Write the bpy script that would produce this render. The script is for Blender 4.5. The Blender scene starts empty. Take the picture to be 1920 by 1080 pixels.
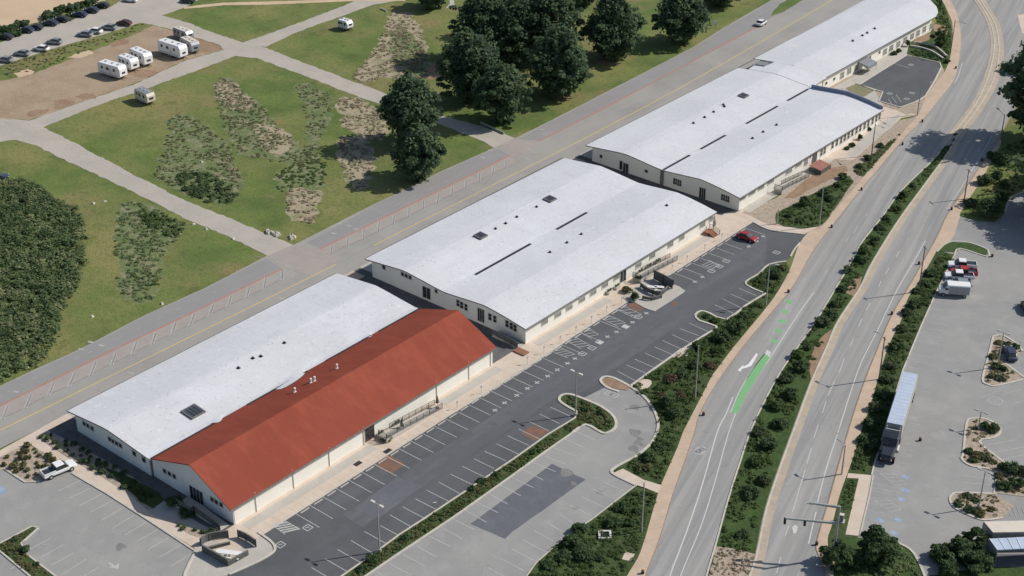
import bpy, bmesh, math, random
import numpy as np
from mathutils import Vector, Matrix
from mathutils.geometry import tessellate_polygon

# ------------------------------------------------------------------ camera
scene = bpy.context.scene
COL = scene.collection
F_PX, PITCH, YAW = 2904.4415, 0.5127662, 0.7021765
CAM = np.array([148.15227, -111.73146, 141.96109])
cd = bpy.data.cameras.new('camera'); co = bpy.data.objects.new('camera', cd); COL.objects.link(co)
co.location = CAM.tolist(); co.rotation_euler = (math.pi / 2 - PITCH, 0, YAW)
cd.sensor_width = 36; cd.lens = F_PX / 1920 * 36; cd.clip_start = 1; cd.clip_end = 3000
scene.camera = co
# ------------------------------------------------------------------ light
SUN_EL = math.radians(41); SUN_AZ = math.radians(54)      # azimuth from +X
SX, SY = math.cos(SUN_AZ), math.sin(SUN_AZ)
w = bpy.data.worlds.new('World'); scene.world = w; w.use_nodes = True
nt = w.node_tree; bg = nt.nodes['Background']; sky = nt.nodes.new('ShaderNodeTexSky')
sky.sky_type = 'NISHITA'; sky.sun_disc = False; sky.sun_elevation = SUN_EL; sky.sun_rotation = math.atan2(SX, SY)
nt.links.new(sky.outputs[0], bg.inputs[0]); bg.inputs[1].default_value = 0.092
sl = bpy.data.lights.new('sun', 'SUN'); so = bpy.data.objects.new('sun', sl); COL.objects.link(so)
sl.energy = 4.2; sl.angle = math.radians(0.5); sl.color = (1.0, 0.95, 0.875)
so.rotation_euler = Vector((-SX * math.cos(SUN_EL), -SY * math.cos(SUN_EL), -math.sin(SUN_EL))).to_track_quat('-Z', 'Y').to_euler()
so.location = (0, 0, 80)
scene.view_settings.view_transform = 'Standard'; scene.view_settings.look = 'None'
scene.view_settings.exposure = 0.0; scene.view_settings.gamma = 1.0

# ------------------------------------------------------------------ survey helpers (photo point -> place on the ground)
def ray(px, py):
    c, s = math.cos(PITCH), math.sin(PITCH)
    x = px - 960; y = py - 540
    v = np.array([x, F_PX * c - y * s, -F_PX * s - y * c])
    cy, sy = math.cos(YAW), math.sin(YAW)
    return np.array([cy * v[0] - sy * v[1], sy * v[0] + cy * v[1], v[2]])
def W(px, py, z=0.0):
    d = ray(px, py); t = (z - CAM[2]) / d[2]; return CAM + t * d
def onY(px, py, Y):
    d = ray(px, py); return CAM + (Y - CAM[1]) / d[1] * d
def onX(px, py, X):
    d = ray(px, py); return CAM + (X - CAM[0]) / d[0] * d
def WL(pts, z=0.0): return [W(p[0], p[1], z)[:2] for p in pts]
def smooth(pts, n=5, closed=False):
    P = [np.array(p[:2], float) for p in pts]; m = len(P); out = []
    for i in range(m if closed else m - 1):
        if closed: a, b, c, d = P[i - 1], P[i], P[(i + 1) % m], P[(i + 2) % m]
        else: a, b, c, d = P[max(i - 1, 0)], P[i], P[i + 1], P[min(i + 2, m - 1)]
        for k in range(n):
            t = k / n
            out.append(0.5 * ((2 * b) + (-a + c) * t + (2 * a - 5 * b + 4 * c - d) * t * t + (-a + 3 * b - 3 * c + d) * t ** 3))
    if not closed: out.append(P[-1])
    return out
def rough(pts, step=1.0, amp=0.25, seed=1):
    r = random.Random(seed); out = []; n = len(pts)
    for i in range(n):
        a = np.array(pts[i][:2]); b = np.array(pts[(i + 1) % n][:2]); L = np.linalg.norm(b - a); k = max(1, int(L / step))
        nrm = np.array([-(b - a)[1], (b - a)[0]]) / max(L, 1e-6)
        for j in range(k): out.append(a + (b - a) * j / k + nrm * r.uniform(-amp, amp) * (1 if (j or True) else 0))
    return out

# ------------------------------------------------------------------ materials
def new_mat(name, rough_=0.9, metal=0.0, spec=0.3):
    m = bpy.data.materials.new(name); m.use_nodes = True
    b = m.node_tree.nodes['Principled BSDF']
    b.inputs['Roughness'].default_value = rough_; b.inputs['Metallic'].default_value = metal
    b.inputs['Specular IOR Level'].default_value = spec
    return m, m.node_tree, b
def rgb(c): return (c[0], c[1], c[2], 1.0)
def M(name, c1, layers=(), rough_=0.9, bump=0.0, bscale=3.0, metal=0.0, spec=0.3, crack=0):
    """layers: (colour, scale, lo, hi, strength, stretch(x,y,z), rot) noise-masked mixes over the base colour"""
    m, t, b = new_mat(name, rough_, metal, spec)
    tc = t.nodes.new('ShaderNodeTexCoord'); prev = None
    for i, L in enumerate(layers):
        col, sc, lo, hi, st = L[:5]; stretch = L[5] if len(L) > 5 else (1, 1, 1); rot = L[6] if len(L) > 6 else 0
        mp = t.nodes.new('ShaderNodeMapping'); mp.inputs['Scale'].default_value = stretch
        mp.inputs['Location'].default_value = (i * 13.7 + 3, i * 7.1, 0)
        if rot:
            m0 = t.nodes.new('ShaderNodeMapping'); m0.inputs['Rotation'].default_value = (0, 0, rot)
            t.links.new(tc.outputs['Object'], m0.inputs[0]); t.links.new(m0.outputs[0], mp.inputs[0])
        else: t.links.new(tc.outputs['Object'], mp.inputs[0])
        n = t.nodes.new('ShaderNodeTexNoise'); n.inputs['Scale'].default_value = sc; n.inputs['Detail'].default_value = 5
        n.inputs['Roughness'].default_value = 0.6
        t.links.new(mp.outputs[0], n.inputs['Vector'])
        r = t.nodes.new('ShaderNodeMapRange'); r.inputs[1].default_value = lo; r.inputs[2].default_value = hi; r.inputs[4].default_value = st
        t.links.new(n.outputs[0], r.inputs[0])
        mx = t.nodes.new('ShaderNodeMix'); mx.data_type = 'RGBA'
        t.links.new(r.outputs[0], mx.inputs[0])
        if prev is None: mx.inputs[6].default_value = rgb(c1)
        else: t.links.new(prev, mx.inputs[6])
        mx.inputs[7].default_value = rgb(col); prev = mx.outputs[2]
    if crack and prev is not None:
        n1 = t.nodes.new('ShaderNodeTexNoise'); n1.inputs['Scale'].default_value = .35; n1.inputs['Detail'].default_value = 4; t.links.new(tc.outputs['Object'], n1.inputs['Vector'])
        va = t.nodes.new('ShaderNodeVectorMath'); va.operation = 'MULTIPLY_ADD'; va.inputs[1].default_value = (5, 5, 0); t.links.new(n1.outputs['Color'], va.inputs[0]); t.links.new(tc.outputs['Object'], va.inputs[2])
        vo = t.nodes.new('ShaderNodeTexVoronoi'); vo.feature = 'DISTANCE_TO_EDGE'; vo.inputs['Scale'].default_value = .11; t.links.new(va.outputs[0], vo.inputs['Vector'])
        r = t.nodes.new('ShaderNodeMapRange'); r.inputs[1].default_value = .002; r.inputs[2].default_value = .008; r.inputs[3].default_value = crack; r.inputs[4].default_value = 0
        t.links.new(vo.outputs[0], r.inputs[0]); mx = t.nodes.new('ShaderNodeMix'); mx.data_type = 'RGBA'; t.links.new(r.outputs[0], mx.inputs[0]); t.links.new(prev, mx.inputs[6]); mx.inputs[7].default_value = rgb([q * .55 for q in c1]); prev = mx.outputs[2]
    if prev is None: b.inputs['Base Color'].default_value = rgb(c1)
    else: t.links.new(prev, b.inputs['Base Color'])
    if bump:
        n = t.nodes.new('ShaderNodeTexNoise'); n.inputs['Scale'].default_value = bscale; n.inputs['Detail'].default_value = 6
        t.links.new(tc.outputs['Object'], n.inputs['Vector'])
        bp = t.nodes.new('ShaderNodeBump'); bp.inputs['Strength'].default_value = bump; bp.inputs['Distance'].default_value = 0.25
        t.links.new(n.outputs[0], bp.inputs['Height']); t.links.new(bp.outputs[0], b.inputs['Normal'])
    return m
def leafmat(name, stops, trans=0.0):
    """colour picked by a random per-leaf value, stops = [(pos, colour)...]"""
    m, t, b = new_mat(name, 0.75, 0, 0.25)
    a = t.nodes.new('ShaderNodeAttribute'); a.attribute_name = 'tone'
    tc = t.nodes.new('ShaderNodeTexCoord'); n = t.nodes.new('ShaderNodeTexNoise'); n.inputs['Scale'].default_value = 0.5; n.inputs['Detail'].default_value = 3
    t.links.new(tc.outputs['Object'], n.inputs['Vector'])
    n.inputs['Scale'].default_value = 0.28; n.inputs['Detail'].default_value = 5
    ad = t.nodes.new('ShaderNodeMath'); ad.operation = 'MULTIPLY_ADD'; ad.inputs[1].default_value = 0.6
    nm = t.nodes.new('ShaderNodeMapRange'); nm.inputs[1].default_value = .33; nm.inputs[2].default_value = .67; nm.inputs[4].default_value = .42
    t.links.new(n.outputs[0], nm.inputs[0]); t.links.new(a.outputs['Fac'], ad.inputs[0]); t.links.new(nm.outputs[0], ad.inputs[2])
    cr = t.nodes.new('ShaderNodeValToRGB'); e = cr.color_ramp.elements
    e[0].position, e[0].color = stops[0][0], rgb(stops[0][1]); e[1].position, e[1].color = stops[-1][0], rgb(stops[-1][1])
    for p, c in stops[1:-1]: q = e.new(p); q.color = rgb(c)
    t.links.new(ad.outputs[0], cr.inputs[0]); t.links.new(cr.outputs[0], b.inputs['Base Color'])
    tl = t.nodes.new('ShaderNodeBsdfTranslucent'); ms = t.nodes.new('ShaderNodeMixShader'); ms.inputs[0].default_value = .42
    hs = t.nodes.new('ShaderNodeHueSaturation'); hs.inputs['Value'].default_value = 1.25; t.links.new(cr.outputs[0], hs.inputs['Color']); t.links.new(hs.outputs[0], tl.inputs['Color'])
    t.links.new(b.outputs[0], ms.inputs[1]); t.links.new(tl.outputs[0], ms.inputs[2]); t.links.new(ms.outputs[0], t.nodes['Material Output'].inputs[0])
    return m
RD = math.radians(105)   # the divided road runs about this way (radians)
STR = (1.0, 0.06, 1)
m_grass = M('grass', (.138, .188, .045), [((.082, .132, .030), .09, .38, .60, .9), ((.235, .22, .08), .035, .44, .62, .9), ((.26, .19, .095), .055, .55, .68, .75),
                                            ((.075, .10, .028), 1.1, .48, .68, .6), ((.19, .19, .08), 2.6, .52, .72, .5), ((.16, .165, .06), .35, .5, .7, .45), ((.07, .09, .027), .22, .56, .7, .5)], .95, .5, 2.5)
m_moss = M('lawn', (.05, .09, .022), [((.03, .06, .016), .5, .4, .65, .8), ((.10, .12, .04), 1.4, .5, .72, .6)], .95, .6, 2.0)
m_plant = M('planting', (.04, .068, .02), [((.07, .10, .032), .4, .4, .65, .8), ((.15, .125, .065), .9, .58, .72, .6)], .95, .7, 2.0)
m_sand = M('sand', (.56, .43, .29), [((.48, .36, .24), .08, .4, .6, .6), ((.36, .28, .2), 1.5, .66, .72, .5)], .95, .2, 2)
m_dirt = M('dirt', (.37, .285, .20), [((.30, .215, .14), .11, .42, .62, .8), ((.19, .12, .07), .06, .56, .68, .75, (1, .5, 1)), ((.42, .33, .24), .8, .5, .7, .5), ((.24, .17, .11), 2.0, .56, .7, .5)], .95, .3, 2)
m_soil = M('soil', (.31, .21, .135), [((.22, .145, .09), .5, .4, .65, .7), ((.40, .3, .21), 2.2, .5, .7, .5)], .95, .5, 3)
m_path = M('path', (.40, .37, .32), [((.48, .43, .37), .15, .4, .65, .7), ((.3, .28, .25), 1.2, .55, .7, .4), ((.46, .42, .37), .9, .55, .7, .5, (.15, 1, 1), 0.0)], .92, .15, 4, crack=.2)
m_street = M('street', (.34, .325, .295), [((.27, .26, .245), .07, .42, .62, .7), ((.36, .345, .325), .7, .5, .68, .5, (1, .04, 1)), ((.22, .215, .21), 1.6, .6, .72, .35)], .9, .12, 5, crack=.2)
m_streetw = M('street_lane', (.27, .262, .255), [((.285, .28, .272), .5, .42, .65, .7, (1, .05, 1)), ((.32, .31, .305), .12, .5, .7, .5), ((.18, .18, .185), 1.8, .6, .72, .3)], .9, .12, 5)
m_band = M('parking_band', (.36, .315, .285), [((.30, .275, .255), .2, .42, .65, .7), ((.42, .37, .34), .9, .5, .7, .4)], .9, .12, 5)
m_road = M('road', (.32, .31, .29), [((.255, .255, .255), .55, .42, .6, .85, (.035, 1, 1), -RD), ((.38, .37, .355), .75, .48, .64, .7, (.03, 1, 1), -RD), ((.24, .24, .24), .5, .6, .72, .4), ((.2, .2, .2), 2.5, .66, .72, .3)], .88, .12, 5, crack=.2)
m_lot = M('old_asphalt', (.315, .31, .295), [((.265, .263, .256), .08, .4, .6, .7), ((.36, .35, .335), .25, .5, .66, .55), ((.22, .22, .215), .5, .63, .74, .45), ((.23, .225, .22), 3, .62, .72, .3)], .9, .12, 5, crack=.2)
m_dark = M('dark_asphalt', (.108, .112, .119), [((.085, .089, .096), .12, .42, .6, .75), ((.135, .14, .152), .35, .5, .68, .5, (1, .12, 1)), ((.12, .12, .122), 1.6, .55, .7, .5), ((.17, .165, .16), .9, .66, .76, .3)], .88, .15, 6, crack=.2)
m_dark2 = M('dark_patch', (.125, .13, .148), [((.16, .165, .18), .3, .42, .62, .6), ((.10, .105, .12), 1.5, .5, .7, .4)], .88, .12, 6)
m_conc = M('concrete', (.47, .44, .39), [((.40, .38, .34), .25, .42, .62, .6), ((.53, .5, .45), .9, .5, .7, .4), ((.3, .28, .25), 2.0, .64, .74, .4)], .9, .08, 5)
m_peach = M('peach_walk', (.53, .41, .305), [((.45, .345, .255), .2, .42, .62, .65), ((.62, .49, .36), .6, .5, .68, .5), ((.38, .28, .2), 2.4, .64, .74, .4)], .92, .08, 5)
m_peach2 = M('pale_walk', (.60, .505, .415), [((.52, .42, .33), .3, .42, .62, .6), ((.65, .55, .45), .9, .5, .7, .5), ((.4, .32, .26), 2.4, .66, .74, .35)], .92, .08, 5)
m_shoulder = M('shoulder', (.46, .38, .29), [((.36, .31, .25), .4, .42, .62, .7), ((.52, .46, .38), 1.4, .5, .7, .4)], .92, .1, 5)
m_kerb = M('kerb', (.56, .52, .45), [((.45, .42, .36), .8, .42, .65, .7), ((.3, .27, .22), 2.5, .62, .72, .5)], .9, .1, 5)
m_scr = M('olive_gravel', (.24, .22, .13), [((.17, .17, .09), .8, .42, .62, .8), ((.34, .3, .2), 2, .52, .68, .6)], .95, .4, 4)
m_gravel = M('gravel', (.42, .34, .26), [((.28, .22, .17), 1.2, .45, .6, .7), ((.55, .48, .4), 3.0, .5, .65, .6), ((.2, .16, .12), 4.0, .6, .7, .6)], .95, .6, 6)
m_white = M('line_paint', (.47, .47, .45), [((.40, .40, .39), 1.2, .45, .68, .75), ((.25, .25, .25), 5, .58, .72, .6)], .8)
m_whitef = M('faded_paint', (.42, .42, .40), [((.33, .33, .32), 1.0, .42, .62, .8), ((.25, .25, .25), 5, .55, .7, .6)], .85)
m_arrow = M('arrow_paint', (.74, .74, .72), [((.6, .6, .58), 1.5, .5, .7, .6)], .8)
m_bright = M('fresh_paint', (.56, .56, .54), [((.42, .42, .41), 1.5, .5, .7, .6)], .8)
m_yellow = M('yellow_paint', (.60, .46, .17), [((.48, .39, .2), .9, .42, .65, .7)], .85)
m_redp = M('red_paint', (.47, .17, .12), [((.38, .24, .2), .6, .42, .65, .7)], .85)
m_green = M('green_paint', (.19, .42, .19), [((.22, .46, .22), .9, .45, .65, .6), ((.25, .30, .22), 2.5, .6, .72, .5)], .85)
m_rust = M('rust_stain', (.24, .115, .07), [((.15, .11, .09), .6, .42, .62, .8), ((.098, .1, .11), 1.1, .5, .68, .7)], .9)
m_blue = M('blue_paint', (.25, .33, .47), [((.4, .43, .48), 1.5, .45, .65, .7)], .85)
m_roof = M('white_roof', (.62, .625, .64), [((.57, .575, .595), .06, .42, .6, .8), ((.66, .67, .70), .12, .5, .66, .7), ((.59, .60, .63), .35, .46, .62, .5, (1, .03, 1)), ((.50, .52, .55), .9, .58, .7, .35, (.12, 1, 1)), ((.50, .51, .54), .9, .59, .66, .4, (3, .6, 1)), ((.3, .31, .33), 2.2, .615, .66, .6), ((.72, .72, .73), 1.1, .6, .66, .6)], .75, .05, 3, spec=.2)
m_roofn = M('repair_roof', (.68, .69, .71), [((.62, .63, .66), .5, .45, .65, .6)], .75, spec=.2)
m_red = M('red_roof', (.262, .068, .045), [((.235, .059, .038), .1, .42, .62, .7), ((.32, .083, .052), .35, .46, .62, .6, (.2, 1, 1)), ((.23, .062, .042), 1.2, .52, .64, .5, (.1, 1.5, 1)), ((.20, .06, .042), 2.0, .66, .76, .4)], .85, .04, 4, spec=.04)
m_wall = M('cream_wall', (.81, .785, .71), [((.75, .72, .64), .3, .42, .62, .5), ((.55, .5, .42), 1.0, .62, .74, .35, (1, 1, .4))], .85, .03, 6)
m_wallw = M('white_wall', (.78, .785, .77), [((.72, .725, .72), .3, .42, .62, .5), ((.48, .48, .46), 1.0, .62, .74, .35, (1, 1, .4))], .85, .03, 6)
m_trim = M('trim', (.16, .15, .14), [((.24, .22, .2), 1.5, .45, .65, .6)], .8)
m_trimw = M('pale_trim', (.6, .58, .52), [((.45, .43, .4), 1.5, .5, .7, .6)], .8)
m_glass = M('dark_glass', (.03, .035, .04), [((.07, .08, .09), 1.3, .5, .62, .7)], .25, spec=.5)
m_glass2 = M('pale_shade_glass', (.28, .29, .27), [((.16, .17, .17), 1.7, .45, .62, .8)], .5)
m_sky = M('skylight_panel', (.055, .062, .08), [((.09, .1, .125), 1.6, .45, .6, .8, (1, .2, 1))], .35, spec=.4)
m_metal = M('grey_metal', (.30, .31, .31), [((.22, .22, .22), 2, .45, .65, .6)], .5, metal=.3)
m_galv = M('galvanised', (.42, .43, .41), [((.32, .33, .31), 1.5, .45, .65, .7)], .55, metal=.2)
m_blackm = M('black_metal', (.028, .03, .033), [((.05, .05, .052), 2, .45, .65, .6)], .5)
m_rail = M('rail_paint', (.10, .105, .105), [((.16, .16, .15), 1.5, .45, .65, .7)], .7)
m_wood = M('pole_wood', (.17, .14, .11), [((.25, .22, .18), 2, .45, .65, .6, (1, 1, .1))], .9)
m_woodg = M('pale_pole', (.36, .37, .32), [((.26, .27, .22), 2, .45, .65, .6, (1, 1, .1))], .9)
m_rubber = M('rubber', (.018, .018, .019), (), .8)
m_cwhite = M('white_vehicle', (.78, .78, .77), [((.70, .70, .69), .8, .45, .65, .5)], .35, spec=.5)
m_cbeige = M('beige_vehicle', (.66, .60, .50), [((.56, .5, .42), .8, .45, .65, .5)], .5)
m_cgrey = M('grey_vehicle', (.30, .32, .34), [((.36, .38, .40), .8, .45, .65, .5)], .35, metal=.3, spec=.5)
m_cdark = M('dark_vehicle', (.03, .035, .045), [((.05, .055, .065), .8, .45, .65, .5)], .3, spec=.5)
m_cred = M('red_vehicle', (.36, .03, .035), [((.28, .025, .03), .8, .45, .65, .5)], .35, spec=.5)
m_cmaroon = M('maroon_vehicle', (.12, .035, .035), [((.08, .03, .03), .8, .45, .65, .5)], .35, spec=.5)
m_cblue = M('blue_vehicle', (.04, .05, .09), (), .35, spec=.5)
m_trail = M('trailer_roof', (.46, .53, .64), [((.40, .46, .56), .5, .45, .65, .6), ((.55, .6, .7), 1.2, .5, .7, .4)], .5, spec=.3)
m_brick = M('brown_wood', (.25, .115, .07), [((.34, .17, .11), 1.2, .45, .65, .6)], .85)
m_light = M('lamp_glass', (.75, .75, .72), (), .4)
m_trunk = M('bark', (.10, .075, .055), [((.15, .12, .09), 3, .45, .65, .6, (1, 1, .2))], .95)
g = lambda r, gg, b_: (r, gg, b_)
m_cyp = leafmat('cypress_leaves', [(0, (.042, .074, .046)), (.4, (.08, .13, .072)), (.75, (.13, .185, .09)), (1, (.22, .27, .125))])
m_gap = M('shade_toned_paving', (.13, .13, .13), [((.09, .09, .092), .5, .42, .62, .7), ((.18, .175, .165), 1.3, .55, .7, .6)], .9, .12, 5)  # dark paving, with the shade of gaps and gables put into its colour
m_bush = leafmat('bush_leaves', [(0, (.035, .062, .028)), (.5, (.075, .122, .05)), (1, (.14, .20, .08))])
m_bushl = leafmat('light_bush_leaves', [(0, (.045, .07, .035)), (.5, (.09, .125, .06)), (1, (.19, .22, .12))])
m_cover = leafmat('cover_leaves', [(0, (.045, .072, .024)), (.5, (.085, .13, .04)), (.85, (.13, .18, .06)), (1, (.23, .23, .11))])
m_scrub = leafmat('scrub_leaves', [(0, (.08, .10, .045)), (.4, (.16, .19, .085)), (.75, (.28, .28, .15)), (1, (.46, .42, .28))])
m_scrubd = leafmat('dark_scrub_leaves', [(0, (.06, .10, .042)), (.4, (.13, .185, .075)), (.75, (.25, .28, .14)), (1, (.46, .43, .28))])
m_dry = leafmat('dry_scrub_leaves', [(0, (.12, .13, .07)), (.35, (.30, .26, .17)), (.7, (.47, .39, .28)), (1, (.62, .53, .40))])
m_russet = leafmat('russet_leaves', [(0, (.07, .06, .035)), (.5, (.14, .10, .06)), (1, (.26, .20, .13))])
m_tan = leafmat('tan_shrub_leaves', [(0, (.07, .085, .035)), (.5, (.15, .15, .065)), (1, (.30, .26, .14))])

# ------------------------------------------------------------------ mesh helpers
class MB:
    def __init__(s): s.v = []; s.f = []
    def add(s, vs, fs):
        o = len(s.v); s.v += [tuple(map(float, v)) for v in vs]; s.f += [tuple(i + o for i in f) for f in fs]; return s
    def box(s, c, d, rz=0, top=(1, 1)):
        vs = []
        cr, sr = math.cos(rz), math.sin(rz)
        for k in (-1, 1):
            for i, j in ((-1, -1), (1, -1), (1, 1), (-1, 1)):
                x = i * d[0] / 2 * (top[0] if k > 0 else 1); y = j * d[1] / 2 * (top[1] if k > 0 else 1)
                vs.append((c[0] + cr * x - sr * y, c[1] + sr * x + cr * y, c[2] + k * d[2] / 2))
        return s.add(vs, [(3, 2, 1, 0), (4, 5, 6, 7), (0, 1, 5, 4), (1, 2, 6, 5), (2, 3, 7, 6), (3, 0, 4, 7)])
    def tube(s, a, b, r0, r1=None, n=8):
        r1 = r0 if r1 is None else r1; a = Vector(a); b = Vector(b); d = (b - a).normalized()
        u = d.orthogonal().normalized(); v = d.cross(u); vs = []
        for p, r in ((a, r0), (b, r1)):
            for k in range(n):
                t = 2 * math.pi * k / n; vs.append(p + (u * math.cos(t) + v * math.sin(t)) * r)
        fs = [(k, (k + 1) % n, n + (k + 1) % n, n + k) for k in range(n)] + [tuple(range(n))[::-1], tuple(range(n, 2 * n))]
        return s.add(vs, fs)
    def line(s, p, q, wd, z):
        p = np.array(p[:2]); q = np.array(q[:2]); d = q - p; L = np.linalg.norm(d)
        if L < 1e-6: return s
        n = np.array([-d[1], d[0]]) / L * wd / 2
        return s.add([(*(p + n), z), (*(p - n), z), (*(q - n), z), (*(q + n), z)], [(0, 1, 2, 3)])
    def pline(s, pts, wd, z):
        P = [np.array(p[:2]) for p in pts]; vs = []; n = len(P)
        for i in range(n):
            d = P[min(i + 1, n - 1)] - P[max(i - 1, 0)]; d = d / max(np.linalg.norm(d), 1e-9); nn = np.array([-d[1], d[0]]) * wd / 2
            vs += [(*(P[i] + nn), z), (*(P[i] - nn), z)]
        return s.add(vs, [(2 * i, 2 * i + 1, 2 * i + 3, 2 * i + 2) for i in range(n - 1)])
    def wallline(s, pts, wd, z0, z1):
        P = [np.array(p[:2]) for p in pts]; vs = []; n = len(P)
        for i in range(n):
            d = P[min(i + 1, n - 1)] - P[max(i - 1, 0)]; d = d / max(np.linalg.norm(d), 1e-9); nn = np.array([-d[1], d[0]]) * wd / 2
            a, b = P[i] + nn, P[i] - nn
            vs += [(*a, z0), (*b, z0), (*b, z1), (*a, z1)]
        fs = []
        for i in range(n - 1):
            o = 4 * i
            for k in range(4): fs.append((o + k, o + (k + 1) % 4, o + 4 + (k + 1) % 4, o + 4 + k))
        fs += [(0, 1, 2, 3), (4 * n - 1, 4 * n - 2, 4 * n - 3, 4 * n - 4)]
        return s.add(vs, fs)
    def poly(s, pts, z):
        vs = [(float(p[0]), float(p[1]), z) for p in pts]
        tri = tessellate_polygon([[Vector(v) for v in vs]])
        fs = []
        for t in tri:
            a, b, c = (vs[i] for i in t)
            cr = (b[0] - a[0]) * (c[1] - a[1]) - (b[1] - a[1]) * (c[0] - a[0])
            fs.append(tuple(t) if cr > 0 else tuple(reversed(t)))
        return s.add(vs, fs)
    def prism(s, pts, z0, z1):
        s.poly(pts, z1); n = len(pts)
        area = sum(pts[i][0] * pts[(i + 1) % n][1] - pts[(i + 1) % n][0] * pts[i][1] for i in range(n))
        P = pts if area > 0 else pts[::-1]
        vs = [(p[0], p[1], z0) for p in P] + [(p[0], p[1], z1) for p in P]
        return s.add(vs, [(i, (i + 1) % n, n + (i + 1) % n, n + i) for i in range(n)])
    def build(s, name, mat, parent=None, bevel=0, smooth_=False):
        me = bpy.data.meshes.new(name); me.from_pydata(s.v, [], s.f); me.update()
        o = bpy.data.objects.new(name, me); COL.objects.link(o)
        if mat: me.materials.append(mat)
        if parent: o.parent = parent
        if smooth_:
            for p in me.polygons: p.use_smooth = True
        if bevel:
            md = o.modifiers.new('bevel', 'BEVEL'); md.width = bevel; md.segments = 2; md.limit_method = 'ANGLE'
        return o
def tag(o, label=None, cat=None, group=None, kind=None):
    if label: o['label'] = label
    if cat: o['category'] = cat
    if group: o['group'] = group
    if kind: o['kind'] = kind
    return o
def empty(name, loc, rz=0, label=None, cat=None, group=None):
    o = bpy.data.objects.new(name, None); COL.objects.link(o); o.location = [float(x) for x in loc]; o.rotation_euler = (0, 0, rz)
    return tag(o, label, cat, group)
def copy_tree(o, parent=None):
    kids = [c for c in bpy.data.objects if c.parent is o] if not hasattr(copy_tree, 'k') else copy_tree.k(o)
    c = o.copy(); COL.objects.link(c); c.parent = parent
    for ch in kids: copy_tree(ch, c)
    return c
def struct(name, pts, z, mat, label=None, jag=0):
    """flat sheet of ground"""
    if jag: pts = rough(pts, 1.2, jag, len(pts))
    o = MB().poly(pts, z).build(name, mat); return tag(o, kind='structure')
def sheet(name, px, z, mat, jag=0, sm=0):
    p = WL(px)
    if sm: p = smooth(p, sm, True)
    return struct(name, p, z, mat, jag=jag)

# leaves: flat little faces gathered in clumps
def leaf_mesh(name, mat, centers, radii, per, size, seed=0, parent=None, squash=0.75, origin=None, shell=.3, up=.55):
    r = np.random.default_rng(seed); C = np.asarray(centers, float); R = np.asarray(radii, float).reshape(len(C), -1)
    if R.shape[1] == 1: R = np.repeat(R, 3, 1) * np.array([1, 1, squash])
    n = len(C) * per
    cen = np.repeat(C, per, 0); rad = np.repeat(R, per, 0)
    d = r.normal(size=(n, 3)); d /= np.linalg.norm(d, axis=1)[:, None]; d[:, 2] = np.where(d[:, 2] < -.35, -d[:, 2], d[:, 2])
    k = (shell + (1 - shell) * r.random(n) ** .6)[:, None]
    P = cen + d * rad * k
    nrm = d + r.normal(size=(n, 3)) * .55 + np.array([0, 0, up]); nrm /= np.linalg.norm(nrm, axis=1)[:, None]
    t = np.cross(nrm, r.normal(size=(n, 3))); t /= np.linalg.norm(t, axis=1)[:, None]; b = np.cross(nrm, t)
    sz = (size * (.6 + .8 * r.random(n)))[:, None]; asp = (.55 + .45 * r.random(n))[:, None]
    V = np.stack([P - t * sz - b * sz * asp * .3, P + t * sz * .2 - b * sz * asp, P + t * sz + b * sz * asp * .3, P - t * sz * .1 + b * sz * asp], 1).reshape(-1, 3)
    if origin is not None: V = V - np.asarray(origin)
    V[:, 2] = np.maximum(V[:, 2], 0.02)
    me = bpy.data.meshes.new(name); me.vertices.add(4 * n); me.vertices.foreach_set('co', V.ravel())
    me.loops.add(4 * n); me.loops.foreach_set('vertex_index', np.arange(4 * n, dtype=np.int32))
    me.polygons.add(n); me.polygons.foreach_set('loop_start', np.arange(0, 4 * n, 4, dtype=np.int32))
    try: me.polygons.foreach_set('loop_total', np.full(n, 4, dtype=np.int32))
    except Exception: pass
    tone = np.clip(np.repeat(r.random(len(C)), per) * .55 + r.random(n) * .45, 0, 1)
    at = me.attributes.new('tone', 'FLOAT', 'FACE'); at.data.foreach_set('value', tone.astype(np.float32))
    me.update(calc_edges=True); me.validate()
    me.materials.append(mat)
    o = bpy.data.objects.new(name, me); COL.objects.link(o)
    if parent: o.parent = parent
    return o
def inside(p, poly):
    x, y = p; c = False; n = len(poly)
    for i in range(n):
        x1, y1 = poly[i][:2]; x2, y2 = poly[i - 1][:2]
        if (y1 > y) != (y2 > y) and x < (x2 - x1) * (y - y1) / (y2 - y1) + x1: c = not c
    return c
def scatter(poly, dens, seed):
    r = random.Random(seed); xs = [p[0] for p in poly]; ys = [p[1] for p in poly]
    A = (max(xs) - min(xs)) * (max(ys) - min(ys)); out = []
    for _ in range(int(A * dens)):
        p = (r.uniform(min(xs), max(xs)), r.uniform(min(ys), max(ys)))
        if inside(p, poly): out.append(p)
    return out
def cover(name, label, px, dens, rr, mat, per=14, size=.22, seed=1, z=0.0, world=None, squash=.7, gaps=0.0, cat='ground cover', up_=1.3):
    poly = world or WL(px); pts = scatter(poly, dens, seed); r = random.Random(seed + 5)
    if gaps:
        from mathutils import noise
        pts = [p for p in pts if noise.noise(Vector((p[0] * .22, p[1] * .22, seed))) > -0.6 + gaps]
    if not pts: return None
    rad = [r.uniform(*rr) for _ in pts]
    C = [(p[0], p[1], z + q * squash * .35) for p, q in zip(pts, rad)]
    o = leaf_mesh(name, mat, C, rad, per, size, seed, squash=squash, up=up_)
    return tag(o, label, cat, kind='stuff')

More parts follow.
